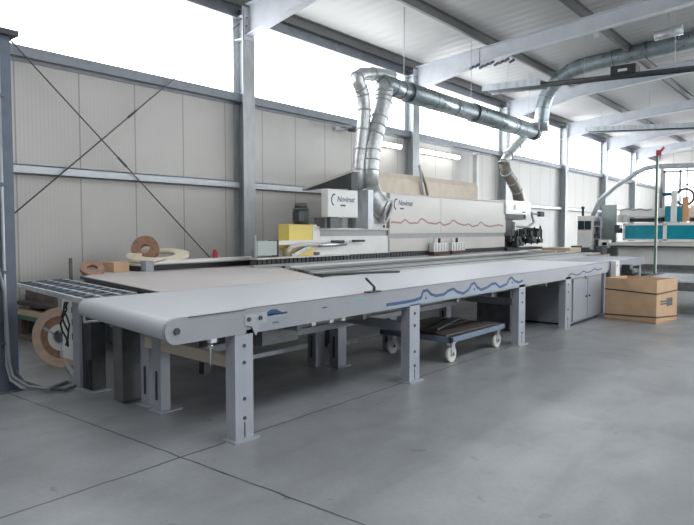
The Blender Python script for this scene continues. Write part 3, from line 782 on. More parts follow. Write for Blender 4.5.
# open beige sound cover behind
X2 = -8.3
a = px_x(380, 167, X2); b = px_x(478, 185, X2)
yA, yB = a.y, b.y; zA = (a.z+b.z)/2
MB().prism([(X2, yA-.3, 2.2), (X2, yA-.3, zA-.14), (X2-.05, yA-.3, zA-.02), (X2-.2, yA-.3, zA+.0), (X2-.25, yA-.3, 2.2)], (0, yB-yA+.3, 0)).done('sound_cover', M['beige'], mach)
MB().bar((X2+.04, yA+1.75, 2.3), (X2+.12, yA+1.45, 3.05), .05, .05).done('cover_strut', M['galv'], mach)
MB().tube([(X2+.1, yA+1.9, 2.24), (X2+.1, yA+1.75, 2.6), (X2+.1, yA+1.45, 3.05)], .03, 8).done('brown_pipe', M['hose'], mach)
# pressure units with knobs
for xx in (432, 450):
    p = px_x(xx, 256, XM+.12)
    u = MB().box(XM+.045, XM+.17, p.y, p.y+.62, 1.03, 1.22).done('pressure_unit', M['white'], mach, .008)
    MB().box(XM+.045, XM+.19, p.y-.02, p.y+.64, .965, 1.03).done('red_shoe', mat('shoe_red', (.10, .045, .035), .6), u)
    for q in (.12, .32): MB().cyl((XM+.11, p.y+q, 1.22), (XM+.11, p.y+q, 1.32), .03, 10).done('adjusting_knob', M['dark'] if q > .2 else M['white'], u)
    m_ = MB()
    for q in range(5): m_.box(XM+.171, XM+.175, p.y+.06+.12*q, p.y+.09+.12*q, 1.05, 1.2)
    split_done(m_, 'rib', M['midgrey'], u)
# machine panel hanging on an arm
p = px_x(328, 217, -6.95); q = px_x(358, 192, -6.95)
cbx = MB().box(-7.10, -6.95, p.y, q.y, p.z, q.z+.02).done('control_box', M['white'], mach, .012)
mid = (p.y+q.y)/2
swoosh(-6.949, p.y+.08, p.z+.22, .17, cbx)
text('logo_text', 'Novimat', .135, M['blue'], cbx, (-6.948, p.y+.24, p.z+.27), (0, 1, 0), (0, 0, 1))
MB().box(-6.948, -6.948+.001, p.y+.33, p.y+.33+.14, p.z+.19, p.z+.19+.03).done('logo_underline', M['blue'], cbx)
MB().box(-7.08, -7.0, p.y+.12, p.y+.34, 1.53, p.z).done('panel_stand', M['dark2'], cbx)
# tilted open cover, hinged at the back, dark lining underneath
YV = 9.2
A_, B_ = px_y(302, 188, YV), px_y(353, 169, YV)
n_ = (B_-A_).normalized(); dn = Vector((n_.z, 0, -n_.x))
MB().prism([A_, B_, B_+dn*.05, A_+dn*.05], (0, .2, 0)).done('lifted_cover', M['whitegrey'], mach)
MB().prism([A_+dn*.051+n_*.06, B_+dn*.051-n_*.05, B_+dn*.34-n_*.12, A_+dn*.09+n_*.3], (0, .19, 0)).done('cover_liner', M['dark'], mach)
for f_, dy in ((.55, .3), (.85, .35)):
    c_ = A_.lerp(B_, f_)
    MB().bar((c_.x, YV+dy-.2, 1.53), (c_.x, YV+dy-.2, c_.z-.12), .05, .05).done('cover_post', M['dark2'], mach)
# suction chamber between box and hood
q0 = px_x(363, 190, -7.4)
MB().prism([(XM-.05, 9.45, 1.53), (XM-.05, 10.22, 1.53), (XM-.05, 10.22, 2.25), (XM-.05, 9.75, 2.25), (XM-.05, 9.45, 1.95)], (-.9, 0, 0)).done('suction_chamber', M['white'], mach)
MB().tube([(-7.4, 9.82, 2.32), (-7.36, 9.86, 2.15), (-7.26, 9.96, 1.95), (-7.12, 10.04, 1.87)], [.21, .23, .25, .22], 20).done('suction_elbow', M['duct_pale'], mach)
MB().ring((-7.10, 10.05, 1.86), (.9, .35, -.25), .25, .19, .04, 28).done('elbow_flange', M['duct_pale'], mach)
MB().box(-7.62, -7.1, 9.42, 9.58, 1.53, 2.25).done('chamber_side', M['galv'], mach)
# tail end: label box and mechanism
a = px_x(506, 214, XM+.05); b = px_x(527, 201.5, XM+.05)
tb = MB().box(-7.6, XM+.05, a.y, b.y, a.z, b.z).done('end_box', M['white'], mach, .012)
text('end_box_text', 'IR', .2, M['dark2'], tb, (XM+.052, a.y+.45, a.z+.12), (0, 1, 0), (0, 0, 1), 0)
MB().box(XM+.051, XM+.054, b.y-.3, b.y-.1, a.z+.05, a.z+.09).done('end_box_label', M['dark2'], tb)
MB().box(-7.6, XM, a.y+.05, b.y-.1, a.z-.14, a.z).done('black_band', M['black'], mach)
MB().box(-7.7, XM-.1, a.y+.05, a.y+.75, 1.05, a.z-.1).done('tail_block', M['motor'], mach)
MB().box(-7.7, XM-.05, a.y+.8, a.y+1.1, 1.2, a.z-.2).done('tail_block', M['white'], mach)
m_ = MB(); rnd = random.Random(7)
for k in range(16):
    yy = a.y+.1+rnd.random()*2.2; zz = 1.0+rnd.random()*.42
    m_.box(-7.5+rnd.random()*.2, -7.1+rnd.random()*.1, yy, yy+.1+rnd.random()*.25, zz, zz+.05+rnd.random()*.14)
for k in range(7):
    yy = a.y+.2+rnd.random()*1.8; m_.cyl((-7.5, yy, 1.05+rnd.random()*.3), (-7.0, yy, 1.05+rnd.random()*.3), .05, 10)
m_.box(-7.5, -7.1, a.y, a.y+2.4, .95, 1.02)
m_.done('trimming_mechanism', M['dark'], mach)
m_ = MB()
for k in range(5):
    yy = a.y+.3+k*.42
    m_.tube([(-7.1, yy, 1.1), (-7.05, yy+.1, 1.45+.04*k), (-7.1, yy+.3, 1.5), (-7.15, yy+.42, 1.2)], .025, 8)
split_done(m_, 'mechanism_hose', M['black'], mach)
MB().box(-7.7, -7.2, b.y+.05, b.y+.4, a.z-.12, b.z+.0).done('side_box', M['galv'], mach, .01)
MB().tube([(-7.3, a.y+.7, a.z-.32), (-7.2, b.y+.2, a.z-.34), (-7.2, b.y+.62, a.z-.2), (-7.3, b.y+.66, a.z+.1)], .035, 10).done('tail_hose', M['midgrey'], mach)
MB().bar((-7.35, b.y+.3, a.z+.05), (-7.35, b.y+1.55, a.z+.05), .05, .05).done('tail_arm', M['dark2'], mach)
MB().box(-7.4, -7.3, b.y+1.35, b.y+1.65, a.z-.02, a.z+.13).done('arm_head', M['dark'], mach)

# infeed saw unit: yellow box with motor
t = thing('yellow_saw_unit', (-7.5, 7.6, 0), 'yellow box unit with dark motor on top at the machine infeed', 'machine unit')
a = px_x(289, 242, XM); b = px_x(313, 224.5, XM)
MB().box(-7.2, XM-.25, a.y, b.y, a.z, b.z).done('yellow_housing', M['yellow'], t, .01)
MB().box(-7.19, -7.5, a.y-.1, b.y, 1.07, a.z).done('yellow_base', M['yellow'], t)
MB().box(-7.6, -7.25, b.y, b.y+.15, 1.3, b.z).done('white_end', M['white'], t)
c = px_x(301, 215, -7.32)
mo = MB().cyl((-7.32, c.y, b.z+.0), (-7.32, c.y, b.z+.28), .13, 20).done('motor_body', M['motor'], t)
m_ = MB()
for k in range(5): m_.ring((-7.32, c.y, b.z+.05+.05*k), (0, 0, 1), .15, .12, .012, 24)
split_done(m_, 'cooling_fin', M['motor'], mo)
MB().cyl((-7.32, c.y, b.z+.28), (-7.32, c.y, b.z+.36), .11, 20).done('fan_cover', M['dark2'], mo)
MB().box(-7.3, -7.16, c.y-.22, c.y-.1, b.z+.06, b.z+.22).done('terminal_box', M['dark'], mo)
# infeed guide
t = thing('infeed_guide', (-7.3, 7.2, 0), 'pale guide bracket with clear guard before the yellow box', 'guide')
a = px_x(256, 242, XM+.05)
gx = XM+.08
MB().box(gx-.08, gx, a.y, a.y+.42, 1.1, 1.33).done('clear_guard', M['palegreen'], t, .005)
MB().cyl((gx, a.y-.04, 1.06), (gx, a.y-.04, 1.42), .018, 8).done('guide_post', M['galv'], t)
MB().box(gx-.2, gx, a.y+.42, a.y+.46, 1.08, 1.34).done('black_plate', M['black'], t)
MB().box(gx-.03, gx, a.y+.46, a.y+1.45, 1.26, 1.33).box(gx-.1, gx-.03, a.y+.46, a.y+1.45, 1.30, 1.33).done('top_rail', M['white'], t)
MB().tube([(gx+.02, a.y+.6, 1.12), (gx+.03, a.y+.7, 1.22), (gx+.03, a.y+.95, 1.26), (gx+.03, a.y+1.35, 1.26)], .04, 10).done('air_hose', M['whitegrey'], t)
MB().bar((gx+.02, a.y+.72, 1.08), (gx+.02, a.y+1.15, 1.22), .04, .06).bar((gx+.02, a.y+1.1, 1.2), (gx+.02, a.y+1.2, 1.24), .03, .05).done('bracket_arm', M['galv'], t)
MB().cyl((gx, a.y+1.4, 1.24), (gx, a.y+2.15, 1.25), .035, 10).done('air_cylinder', M['chrome'], t)
MB().box(gx-.14, gx-.12, a.y, a.y+1.4, 1.05, 1.2).done('back_plate', M['midgrey'], t)
MB().box(gx-.12, gx+.05, a.y-.05, a.y+2.2, 1.046, 1.07).done('guide_base', M['whitegrey'], t)
for k in range(2): MB().cyl((gx+.0, a.y+1.75+.6*k, 1.3), (gx+.0, a.y+2.1+.6*k, 1.3), .02, 8).done('clamp_rod', M['dark'], t)

# ============================================================ DUCTS
XD = -7.4
P = [px_x(x, y, XD) for x, y in ((383, 84), (408, 92.5), (473, 112.5), (531, 131))]
t = duct = thing('main_duct', (P[0].x, P[0].y, P[0].z), 'long dark galvanised extraction duct hanging over the machine', 'duct')
rads = [.19, .208, .225]
zd = [p.z for p in P]
for i in range(3):
    MB().tube([P[i], P[i+1]], rads[i], 28).done('duct_section', M['duct'], duct)
for i in (1, 2):
    d = (P[i+1]-P[i]).normalized(); MB().ring(P[i], d, rads[i]+.012, rads[i-1]-.01, .03, 28).done('collar', M['duct_joint'], duct)
m_ = MB()
for i in range(3):
    for f in (.33, .66):
        q = P[i].lerp(P[i+1], f); m_.ring(q, (0, 1, 0), rads[i]+.006, rads[i]-.01, .015, 28)
split_done(m_, 'seam_ring', M['duct_joint'], duct)
MB().cyl(P[3], P[3]+Vector((0, .28, 0)), .24, 28).done('end_cap', M['duct_joint'], duct)
t = dd = thing('down_duct', (XD, 9.9, 2.3), 'thick pale spiral duct dropping from the main duct to the suction elbow', 'duct')
pts = [px_x(*q, XD) for q in ((389, 84), (386, 86), (384, 92), (383, 102), (379.5, 118), (375.5, 135), (372, 150), (370.5, 170), (370, 190))]
rr = [.15, .17, .175, .175, .17, .165, .16, .165, .17]
MB().tube(pts, rr, 24).done('duct_pipe', M['duct_pale'], dd)
m_ = MB()
for i in range(2, len(pts)-1):
    d = (pts[i+1]-pts[i]).normalized()
    for f in (0, .5):
        if i % 2 == 0 or f == 0: m_.ring(pts[i].lerp(pts[i+1], f), d, rr[i]+.012, rr[i]-.015, .025, 24)
split_done(m_, 'clamp_ring', M['galv'], dd)
t = dd = thing('slim_duct', (XD, 9.5, 2.3), 'slimmer spiral duct with elbow standing left of the thick pale one', 'duct')
XS = XD-.15
pts = [px_x(*q, XS) for q in ((392, 77), (384, 75.5), (372, 74), (362, 74), (357.5, 77), (358, 82), (361, 88), (363, 95), (364.5, 110), (363, 130), (360.5, 150), (358, 170), (358, 190))]
rr = [.13]*len(pts)
MB().tube(pts, rr, 20).done('duct_pipe', M['duct_pale'], dd)
m_ = MB()
for i in (2, 4, 6, 7, 8, 9, 10, 11):
    d = (pts[i+1]-pts[i-1]).normalized(); m_.ring(pts[i], d, .142, .12, .03, 20)
split_done(m_, 'clamp_ring', M['galv'], dd)
# rising duct
YD = P[3].y+.14
q = [(541, 131), (541.5, 121), (543, 108), (546, 97), (552, 87), (560, 78.5), (570, 71.5), (582, 66.5), (598, 62), (625, 56), (650, 50), (694, 40)]
pts = [px_y(x, y, YD) for x, y in q]
ext = pts[-1] + (pts[-1]-pts[-2]).normalized()*4
ext.z = min(ext.z, roofz(ext.x)-.75)
t = rd = thing('rising_duct', tuple(pts[0]), 'large curved grey duct bending up from the main duct and away under the roof', 'duct')
MB().tube(pts+[ext], .205, 28).done('duct_pipe', M['duct'], rd)
m_ = MB()
for i in (1, 2, 3, 4, 5, 6, 7): m_.ring(pts[i], pts[i+1]-pts[i-1], .214, .19, .012, 28)
m_.ring(pts[8].lerp(pts[9], .6), pts[9]-pts[8], .215, .19, .02, 28); m_.ring(pts[9].lerp(pts[10], .9), pts[10]-pts[9], .23, .19, .06, 28)
split_done(m_, 'seam_ring', M['duct_joint'], rd)
MB().box(pts[0].x-.42, pts[0].x+.05, YD-.28, YD+.2, pts[0].z-.0, pts[0].z+.22).done('junction_box', M['galv'], rd, .02)
# suspension wires
for p, lb in ((px_x(404, 70, XD), 'thin wire holding the near end of the main duct from the roof'), (px_x(471, 100, XD), 'thin wire holding the main duct at its second collar'), (px_y(529, 100, YD), 'wire hanging beside the large duct bend')):
    zr = roofz(p.x)
    tag(MB().cyl((p.x, p.y, p.z-.35 if 'bend' not in lb else p.z-.6), (p.x, p.y, zr), .007, 6).done('suspension_wire', M['galv']), lb, 'wire')
# brown flexible hose down to tail
pts = [px_x(*q_, -7.55) for q_ in ((523, 139), (516, 147), (508, 156), (504, 163), (506, 172), (512, 181), (517, 191), (519, 202))]
t = thing('flexible_hose', tuple(pts[0]), 'brown-grey flexible hose curving from the duct end down to the machine tail', 'hose')
MB().tube([pts[0]+Vector((0, 0, .25)), pts[0], pts[1], pts[2], pts[3]], [.14, .15, .14, .13, .14], 18).done('metal_elbow', M['duct_pale'], t)
MB().tube(pts[3:], [.14, .145, .15, .15, .15], 18).done('hose_body', M['hose'], t)
m_ = MB()
for i in range(1, 7): m_.ring(pts[i], pts[i+1]-pts[i-1], .16, .13, .03, 18)
split_done(m_, 'hose_ring', M['galv'], t)
# lifted vent cap on wall
c = px_x(350, 127.5, -9.1)
t = thing('duct_bracket', (-9.2, c.y, c.z-.1), 'small pale bracket on the sill rail left of the slim duct', 'bracket')
MB().bar((-9.38, c.y, c.z), (-8.75, c.y, c.z), .06, .06).bar((-9.3, c.y-.3, c.z-.04), (-9.0, c.y+.35, c.z-.04), .06, .05).bar((-9.0, c.y+.35, c.z-.02), (-8.8, c.y-.1, c.z+.06), .05, .05).done('arms', M['galv'], t)
MB().cyl((-9.0, c.y, c.z-.1), (-9.0, c.y, c.z+.0), .12, 14).done('clamp_head', M['dark2'], t)

# fluorescent lamps on the wall
for (x0, x1, lb) in ((378, 402, 'shorter lit fluorescent tube lamp on the wall, left of the second column'), (419, 460, 'long lit fluorescent tube lamp on the wall, right of the second column')):
    a = px_x(x0, 143, -9.18); b = px_x(x1, 157, -9.18); z = 3.62
    t = thing('wall_lamp', (-9.3, (a.y+b.y)/2, z), lb, 'lamp', 'fluorescent wall lamps')
    MB().box(-9.4, -9.28, a.y, b.y, z-.02, z+.10).done('housing', M['galv'], t)
    MB().cyl((-9.22, a.y+.03, z+.02), (-9.22, b.y-.03, z+.02), .055, 12).done('tube', M['lamp'], t)
    MB().box(-9.29, -9.16, a.y, a.y+.03, z-.03, z+.08).box(-9.29, -9.16, b.y-.03, b.y, z-.03, z+.08).done('end_holder', M['galv'], t)
# white box post with arm
a = px_x(478, 153, -9.0)
t = thing('wall_post', (-9.1, a.y, 0), 'narrow white post with short top arm against the wall behind the hood end', 'post')
MB().box(-9.14, -9.0, a.y-.06, a.y+.06, 0, a.z).done('post_shaft', M['white'], t)
MB().bar((-9.05, a.y-.32, a.z-.06), (-9.05, a.y+.1, a.z+.0), .1, .05).done('top_arm', M['white'], t)

# radiant heaters
def heater(y_, x0, x1, z, slope, lb, burner=None, slab=True):
    t = thing('radiant_heater', (x0, y_, z), lb, 'heater', 'tube heaters under the roof')
    A = Vector((x0, y_, z)); Bq = Vector((x1, y_, z+slope*(x1-x0)))
    if slab:
        e_ = A.lerp(Bq, min(1, 1.55/(x1-x0))) if burner else Bq
        MB().bar(A+Vector((0, 0, .10)), e_+Vector((0, 0, .10)), .5, .03).bar(A+Vector((0, -.28, .03)), e_+Vector((0, -.28, .03)), .03, .16).bar(A+Vector((0, .28, .03)), e_+Vector((0, .28, .03)), .03, .16).done('reflector', M['galv'], t)
    MB().tube([A+Vector((0, -.1, 0)), Bq+Vector((0, -.1, 0))], .045, 12).tube([A+Vector((0, .1, 0)), Bq+Vector((0, .1, 0))], .045, 12).done('radiant_tube', M['dark'], t)
    if burner is not None:
        c_ = A.lerp(Bq, burner)
        MB().box(c_.x-.25, c_.x+.3, y_-.2, y_+.2, c_.z-.0, c_.z+.22).done('burner_box', M['black'], t, .02)
        MB().box(c_.x-.08, c_.x+.12, y_-.206, y_-.195, c_.z+.07, c_.z+.13).done('burner_label', M['whitegrey'], t)
    m_ = MB()
    n_ = 4
    for k in range(n_):
        q_ = A.lerp(Bq, (k+.3)/n_); m_.cyl((q_.x, y_, q_.z+.05), (q_.x, y_, roofz(q_.x)), .006, 6)
    split_done(m_, 'hanger', M['galv'], t)
p = px_y(487, 91, 15.3); q_ = px_y(690, 69, 15.3)
heater(15.3, p.x, q_.x+3, p.z, (q_.z-p.z)/(q_.x-p.x), 'nearer dark tube heater with black burner box crossing under the roof', burner=(px_y(624, 75, 15.3).x-p.x)/(q_.x+3-p.x))
p = px_y(588, 131, 23.4); q_ = px_y(690, 127, 23.4)
heater(23.4, p.x, q_.x+3, p.z, (q_.z-p.z)/(q_.x-p.x), 'farther tube heater with long grey reflector crossing under the roof')
# thin pipes under rafter 2
for (a1, b1, lb) in (((472, 68), (512, 60), 'small cable chain clipped under the second roof beam'),):
    A = px_y(*a1, 14.0); Bq = px_y(*b1, 14.0)
    m_ = MB()
    for k in range(9):
        c_ = A.lerp(Bq, k/8)+Vector((0, 0, .03*math.sin(k*2.1))); m_.cyl(c_-Vector((.06, 0, .02)), c_+Vector((.06, 0, .03)), .035, 8)
    m_.cyl(A.lerp(Bq, .2), A.lerp(Bq, .2)+Vector((0, 0, .4)), .01, 6)
    tag(m_.done('cable_chain', M['galv_dark']), lb, 'cable')
A = px_y(560, 58, 16.9)
tag(MB().bar(px_y(596, 33, 14.06), px_y(597, 38, 14.06), .1, .1).done('beam_clip', M['galv']), 'small clip on the second roof beam beneath a purlin', 'clip')
t = thing('roof_vent', (-4.2, 16.9, 5.5), 'short grey cylinder fan box above the rising duct near the roof', 'fan')
c_ = px_y(668, 34, 15.9)
MB().cyl((c_.x-.28, 15.9, c_.z), (c_.x+.3, 15.9, c_.z+.05), .11, 18).done('fan_body', M['galv'], t)
MB().cyl((c_.x, 15.9, c_.z+.05), (c_.x, 15.9, roofz(c_.x)), .01, 6).done('hanger', M['galv'], t)

# ============================================================ CARDBOARD BOX + POLE
c0, c1 = px_z(604.5, 318.5, 0), px_z(656, 324.5, 0); c2 = px_z(677, 317, 0)
u = (c1-c0); v = (c2-c1)
v = (v - u.normalized()*v.dot(u.normalized()))*.62
c2 = c1+v; c3 = c0+v; hb = .70
t = thing('cardboard_box', tuple((c0+c2)/2), 'large open cardboard pallet box with two dark straps beside the conveyor end', 'box')
un, vn = u.normalized(), v.normalized(); th = .02
m_ = MB()
def wallb(a, b, nrm, z0=0, z1=hb, m=m_):
    m.prism([a+Vector((0, 0, z0)), b+Vector((0, 0, z0)), b+Vector((0, 0, z1)), a+Vector((0, 0, z1))], nrm*th)
wallb(c0, c1, vn); wallb(c3, c2, -vn)
wallb(c0+vn*th, c3-vn*th, un); wallb(c1+vn*th, c2-vn*th, -un)
m_.prism([c0+Vector((0, 0, .005)), c1+Vector((0, 0, .005)), c2+Vector((0, 0, .005)), c3+Vector((0, 0, .005))], (0, 0, .02))
cb = m_.done('carton_walls', M['card'], t)
o_ = .004
def loop(zl, zr):
    m_ = MB(); s_ = .022
    a, b, c, d = c0-un*o_-vn*o_, c1+un*o_-vn*o_, c2+un*o_+vn*o_, c3-un*o_+vn*o_
    for p, q, z1, z2 in ((a, b, zl, zr), (b, c, zr, zl), (c, d, zl, zl), (d, a, zl, zl)):
        m_.prism([p+Vector((0, 0, z1)), q+Vector((0, 0, z2)), q+Vector((0, 0, z2+s_)), p+Vector((0, 0, z1+s_))], (q-p).normalized().cross(Vector((0, 0, 1)))*.003)
    m_.done('strap', M['strap'], t)
loop(.50, .47); loop(.07, .10)
e0 = c1+un*.001+vn*.12
m_ = MB()
for zz in (.34, .30): m_.prism([e0+Vector((0, 0, zz)), e0+vn*.3+Vector((0, 0, zz)), e0+vn*.3+Vector((0, 0, zz+.025)), e0+Vector((0, 0, zz+.025))], un*.002)
m_.prism([e0+vn*.22+Vector((0, 0, .27)), e0+vn*.42+Vector((0, 0, .27)), e0+vn*.42+Vector((0, 0, .4)), e0+vn*.22+Vector((0, 0, .4))], un*.003)
m_.done('printed_label', M['dark2'], t)
# roller table behind box
t = thing('low_roller_table', (-3, 15, 0), 'low grey-green roller table on the floor behind the cardboard box', 'table')
MB().box(-3.1, -.6, 12.4, 14.4, .50, .56).done('table_top', M['palegreen'], t)
m_ = MB()
for k in range(9): m_.cyl((-3.05, 12.5+k*.21, .58), (-.65, 12.5+k*.21, .58), .035, 8)
split_done(m_, 'roller', M['galv'], t)
MB().box(-3.15, -3.08, 12.4, 14.4, .42, .62).box(-.62, -.55, 12.4, 14.4, .42, .62).box(-3.1, -.6, 12.36, 12.4, .42, .57).done('frame', M['dark2'], t)
for x in (-3.0, -2.0, -.8):
    for y in (12.45, 14.25): MB().box(x, x+.08, y, y+.08, 0, .5).done('leg', M['greenpole'], t)
p = px_z(654.5, 296, 0)
zt = px_y(657.5, 153, p.y)
t = thing('tall_pole', (p.x, p.y, 0), 'tall thin green and white pole with red top standing behind the cardboard box', 'pole')
MB().box(p.x-.03, p.x+.012, p.y-.03, p.y+.03, .02, zt.z).done('pole_shaft', M['greenpole'], t)
MB().box(p.x+.012, p.x+.022, p.y-.03, p.y+.03, .02, zt.z-.9).done('pale_edge', M['polewhite'], t)
MB().box(p.x-.15, p.x+.15, p.y-.15, p.y+.15, 0, .02).done('base_plate', M['dark2'], t)
MB().box(p.x-.03, p.x+.07, p.y-.05, p.y+.05, zt.z-.05, zt.z+.06).cyl((p.x+.05, p.y, zt.z+.03), (p.x+.12, p.y, zt.z+.12), .03, 8).done('red_head', M['redp'], t)

# ============================================================ BACKGROUND AREA
# teal panel saw / machine centre
YT = 20.0
def by(x, y, Y=YT): return px_y(x, y, Y)
t = tm = thing('teal_machine', (-3.6, YT, 0), 'long white machine with teal glazed guards in the far right background', 'machine')
xl = by(617, 230).x; xr = -.4
MB().box(xl+.05, xr, YT, YT+1.8, by(640, 262).z-.35, by(640, 247).z).done('lower_body', M['white'], tm, .02)
MB().box(xl+.1, xr, YT+.1, YT+1.7, 0, .25).done('plinth', M['dark2'], tm)
MB().box(xl+.0, xr, YT-.06, YT-.0, .42, .5).box(xl+.0, xr, YT-.3, YT-.06, .38, .5).done('lower_rail', M['dark2'], tm)
MB().box(xl-.1, xr, YT-.25, YT+1.9, by(640, 247).z, by(640, 242.5).z).done('work_table', M['whitegrey'], tm)
MB().box(xl-.08, xr, YT-.28, YT-.25, by(640, 247).z, by(640, 245.5).z).done('table_edge', M['dark'], tm)
gz0, gz1 = by(640, 240.5).z, by(640, 224).z; gx0 = by(623, 230).x
x = gx0; k = 0
while x < xr-.2:
    x2 = min(x+1.15, xr)
    g = MB().box(x+.05, x2-.05, YT+.02, YT+.05, gz0+.04, gz1-.03).done('teal_guard', M['teal'], tm)
    MB().box(x, x2, YT-.0, YT+.07, gz1-.04, gz1+.02).box(x, x2, YT, YT+.07, gz0, gz0+.045).box(x, x+.05, YT, YT+.07, gz0, gz1).box(x2-.05, x2, YT, YT+.07, gz0, gz1).done('guard_frame', M['white'], g)
    MB().box(x+.3, x+.34, YT+.06, YT+.1, gz0+.05, gz1-.05).done('guard_bar', M['blue'], g)
    x = x2
MB().box(gx0, xr, YT+.1, YT+1.2, gz0, gz1-.1).done('gantry_core', M['dark2'], tm)
MB().box(xl, xr, YT+.3, YT+1.1, by(640, 221.5).z, by(640, 218).z).done('dark_rail', M['dark'], tm)
MB().box(xl, xr, YT+.2, YT+.9, by(640, 217).z, by(640, 208.5).z).done('top_beam', M['white'], tm, .01)
m_ = MB()
pts = [by(617+k*2.3, 209.5+.7*math.sin(k*1.1), YT+.18) for k in range(16)]
m_.ribbon(pts, .02, (0, -1, 0), .004); m_.done('cable_line', M['dark2'], tm)
for xx0, xx1 in ((665, 671), (677, 682)):
    MB().box(by(xx0, 215).x, by(xx1, 215).x, YT-.02, YT+1.0, by(640, 222).z, by(640, 207).z).done('teal_block', M['teal'], tm)
MB().box(by(671, 215).x, by(677, 215).x, YT-.06, YT+.6, by(640, 222).z, by(640, 192).z).done('tool_head', M['white'], tm, .01)
hc = by(685, 197, YT+.05)
MB().ring(hc, (0, 1, 0), .26, .2, .06, 28).done('hose_loop', M['dark2'], tm)
MB().box(hc.x-.05, hc.x+.1, YT, YT+.3, by(640, 222).z, hc.z).done('head_column', M['orange'], tm)
for xx in (620, 625): 
    p = by(xx, 219); MB().box(p.x-.06, p.x+.06, YT-.05, YT+.3, p.z-.1, p.z+.13).done('small_clamp', M['whitegrey'], tm)
MB().box(xl-.05, xl+.1, YT-.1, YT+.2, by(617, 233).z, by(617, 225).z).done('dark_motor', M['dark'], tm)
m_ = MB()
for xx in (660, 676):
    m_.box(by(xx, 250, YT).x-.03, by(xx, 250, YT).x+.03, YT+.3, YT+.36, gz1, by(660, 170).z)
m_.box(by(660, 170).x, xr, YT+.3, YT+.36, by(660, 172).z, by(660, 170.5).z)
split_done(m_, 'guard_post', M['galv'], tm)
MB().box(by(660, 197).x, by(672, 197).x, YT+.25, YT+.4, by(660, 195.5).z, by(660, 192.5).z).done('blue_rail', M['blue'], tm)
# duct hose rising
pts = [px_y(x, y, 24) for x, y in ((600, 200), (607, 194), (616, 186), (626, 179.5), (637, 172.5), (645, 168.5), (655, 166.5), (672, 166), (694, 165.5))]
pts.insert(0, Vector((pts[0].x-.3, 24, 1.9)))
tag(MB().tube(pts+[pts[-1]+Vector((3, 0, .05))], .085, 14).done('extraction_hose', M['galv']), 'grey extraction hose arching up from the green cabinet towards the right', 'hose')
# pale green tall cabinet
YG = 20.6
a, b = px_y(602, 205, YG), px_y(617, 205, YG)
t = thing('tall_cabinet', (a.x, YG, 0), 'tall pale green electrical cabinet beside the teal machine', 'cabinet')
MB().box(a.x, b.x, YG, YG+.6, .05, a.z).done('cabinet_body', M['palegreen'], t, .015)
MB().box(a.x+.02, b.x-.02, YG+.03, YG+.57, 0, .05).done('plinth', M['dark2'], t)
MB().box(a.x+.04, b.x-.04, YG-.012, YG, .1, a.z-.06).done('door', M['palegreen'], t)
MB().box(b.x-.09, b.x-.06, YG-.03, YG-.012, 1.0, 1.15).done('handle', M['dark'], t)
c_ = px_y(604, 236, 20.2)
t = thing('small_console', (c_.x, 20.2, 0), 'small white console with dark window before the green cabinet', 'console')
MB().box(c_.x-.13, c_.x+.17, 20.1, 20.4, .95, 1.2).done('console_head', M['white'], t, .01)
MB().box(c_.x-.02, c_.x+.12, 20.09, 20.1, 1.03, 1.12).done('display', M['screen'], t)
MB().box(c_.x-.06, c_.x+.06, 20.2, 20.3, 0, .95).done('stand', M['galv'], t)
# control cabinet with twin screens
YK = 20.0
a, b = px_y(577.5, 216, YK), px_y(592, 216, YK)
t = thing('control_cabinet', (a.x, YK, 0), 'white-grey control cabinet with two dark screens near the wall', 'cabinet')
MB().box(a.x, b.x, YK, YK+.5, .05, a.z).done('cabinet_body', M['white'], t, .012)
MB().box(a.x+.02, b.x-.02, YK+.02, YK+.48, 0, .05).done('plinth', M['dark2'], t)
for f0, f1 in ((.06, .47), (.53, .94)):
    w_ = b.x-a.x
    MB().box(a.x+w_*f0, a.x+w_*f1, YK-.02, YK, px_y(580, 229.5, YK).z, px_y(580, 221, YK).z).done('screen', M['screen'], t)
MB().box(a.x+.05, b.x-.05, YK-.01, YK, .25, .95).done('door', M['whitegrey'], t)
MB().cyl((a.x+.1, YK+.2, a.z), (a.x+.1, YK+.2, a.z+.22), .04, 10).cyl((a.x+.1, YK+.2, a.z+.22), (a.x+.1, YK+.2, a.z+.3), .05, 10).done('signal_lamp', M['dark'], t)
# rack between
a, b = px_y(592.5, 217, YK+.2), px_y(601.5, 217, YK+.2)
t = thing('tool_rack', (a.x, YK+.2, 0), 'narrow open rack with dark trays between the two cabinets', 'rack')
MB().box(a.x, a.x+.03, YK+.2, YK+.5, 0, a.z).box(b.x-.03, b.x, YK+.2, YK+.5, 0, a.z).box(a.x+.03, b.x-.03, YK+.48, YK+.5, 0, a.z).done('rack_frame', M['galv'], t)
for zz in (.5, .85, 1.2, 1.6): 
    s_ = MB().box(a.x+.03, b.x-.03, YK+.2, YK+.47, zz, zz+.03).done('shelf', M['whitegrey'], t)
    MB().box(a.x+.04, b.x-.04, YK+.21, YK+.45, zz+.031, zz+.17).done('tray', M['tote'], s_)
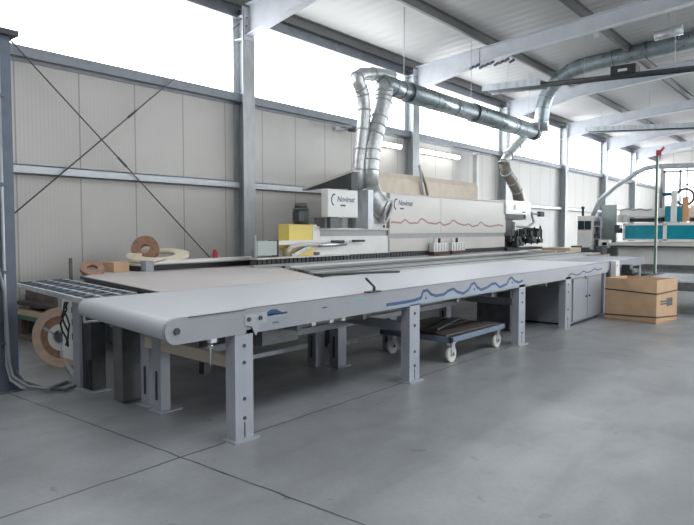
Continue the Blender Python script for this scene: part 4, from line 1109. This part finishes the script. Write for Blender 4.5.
# workbench with totes in front
YQ = 18.5
a, b = px_y(561, 246, YQ), px_y(603, 246, YQ)
t = thing('work_bench', ((a.x+b.x)/2, YQ, 0), 'low bench carrying dark totes in front of the control cabinets', 'bench')
zb_ = .80
MB().box(a.x, b.x, YQ, YQ+.7, zb_-.05, zb_).done('bench_top', M['wood'], t)
for x in (a.x+.02, b.x-.08):
    for y in (YQ+.02, YQ+.62): MB().box(x, x+.06, y, y+.06, 0, zb_-.05).done('leg', M['dark2'], t)
tl = ['dark plastic tote at the wall end of the low bench', 'second dark tote from the wall end of the bench', 'middle dark tote on the low bench', 'dark tote just past the middle of the bench', 'dark tote at the cabinet end of the bench']
w_ = (b.x-a.x)/5
for k in range(5):
    x0 = a.x+w_*k+.03
    zt_ = zb_+.14+.05*((k*2) % 3)
    t2 = MB().box(x0, x0+w_-.06, YQ+.06, YQ+.5, zb_, zt_).done('storage_tote', M['tote' if k % 2 == 0 else 'dark2'], None, .01)
    tag(t2, tl[k], 'tote', 'totes on the low bench')
# bits on end of machine table
for k, (x, y, m, lb) in enumerate(((546, 247, 'paleband', 'pale offcut lying at the far end of the grooved table'), (556, 246, 'wood', 'wooden offcut beyond the machine tail near the column'), (538, 250, 'white', 'thin white strip lying at the machine tail'))):
    p = px_y(x, y, 16.2+k*.1); tag(MB().box(p.x-.3, p.x+.3, p.y-.1, p.y+.1, .926, .96).done('offcut', M[m]), lb, 'offcut')
a, b = px_y(546, 247.5, 17.4), px_y(572, 247.5, 17.4)
t = thing('offcut_pallet', ((a.x+b.x)/2, 17.4, 0), 'pallet stack of light wooden parts by the wall beyond the machine', 'pallet')
MB().box(a.x, b.x, 17.2, 18.0, .12, a.z-.12).done('wrapped_stack', M['tote'], t)
MB().box(a.x-.03, b.x+.03, 17.15, 18.05, a.z-.12, a.z).done('top_board', M['wood'], t)
MB().box(a.x, b.x, 17.2, 17.3, 0, .12).box(a.x, b.x, 17.9, 18, 0, .12).done('pallet_runner', M['timber'], t)
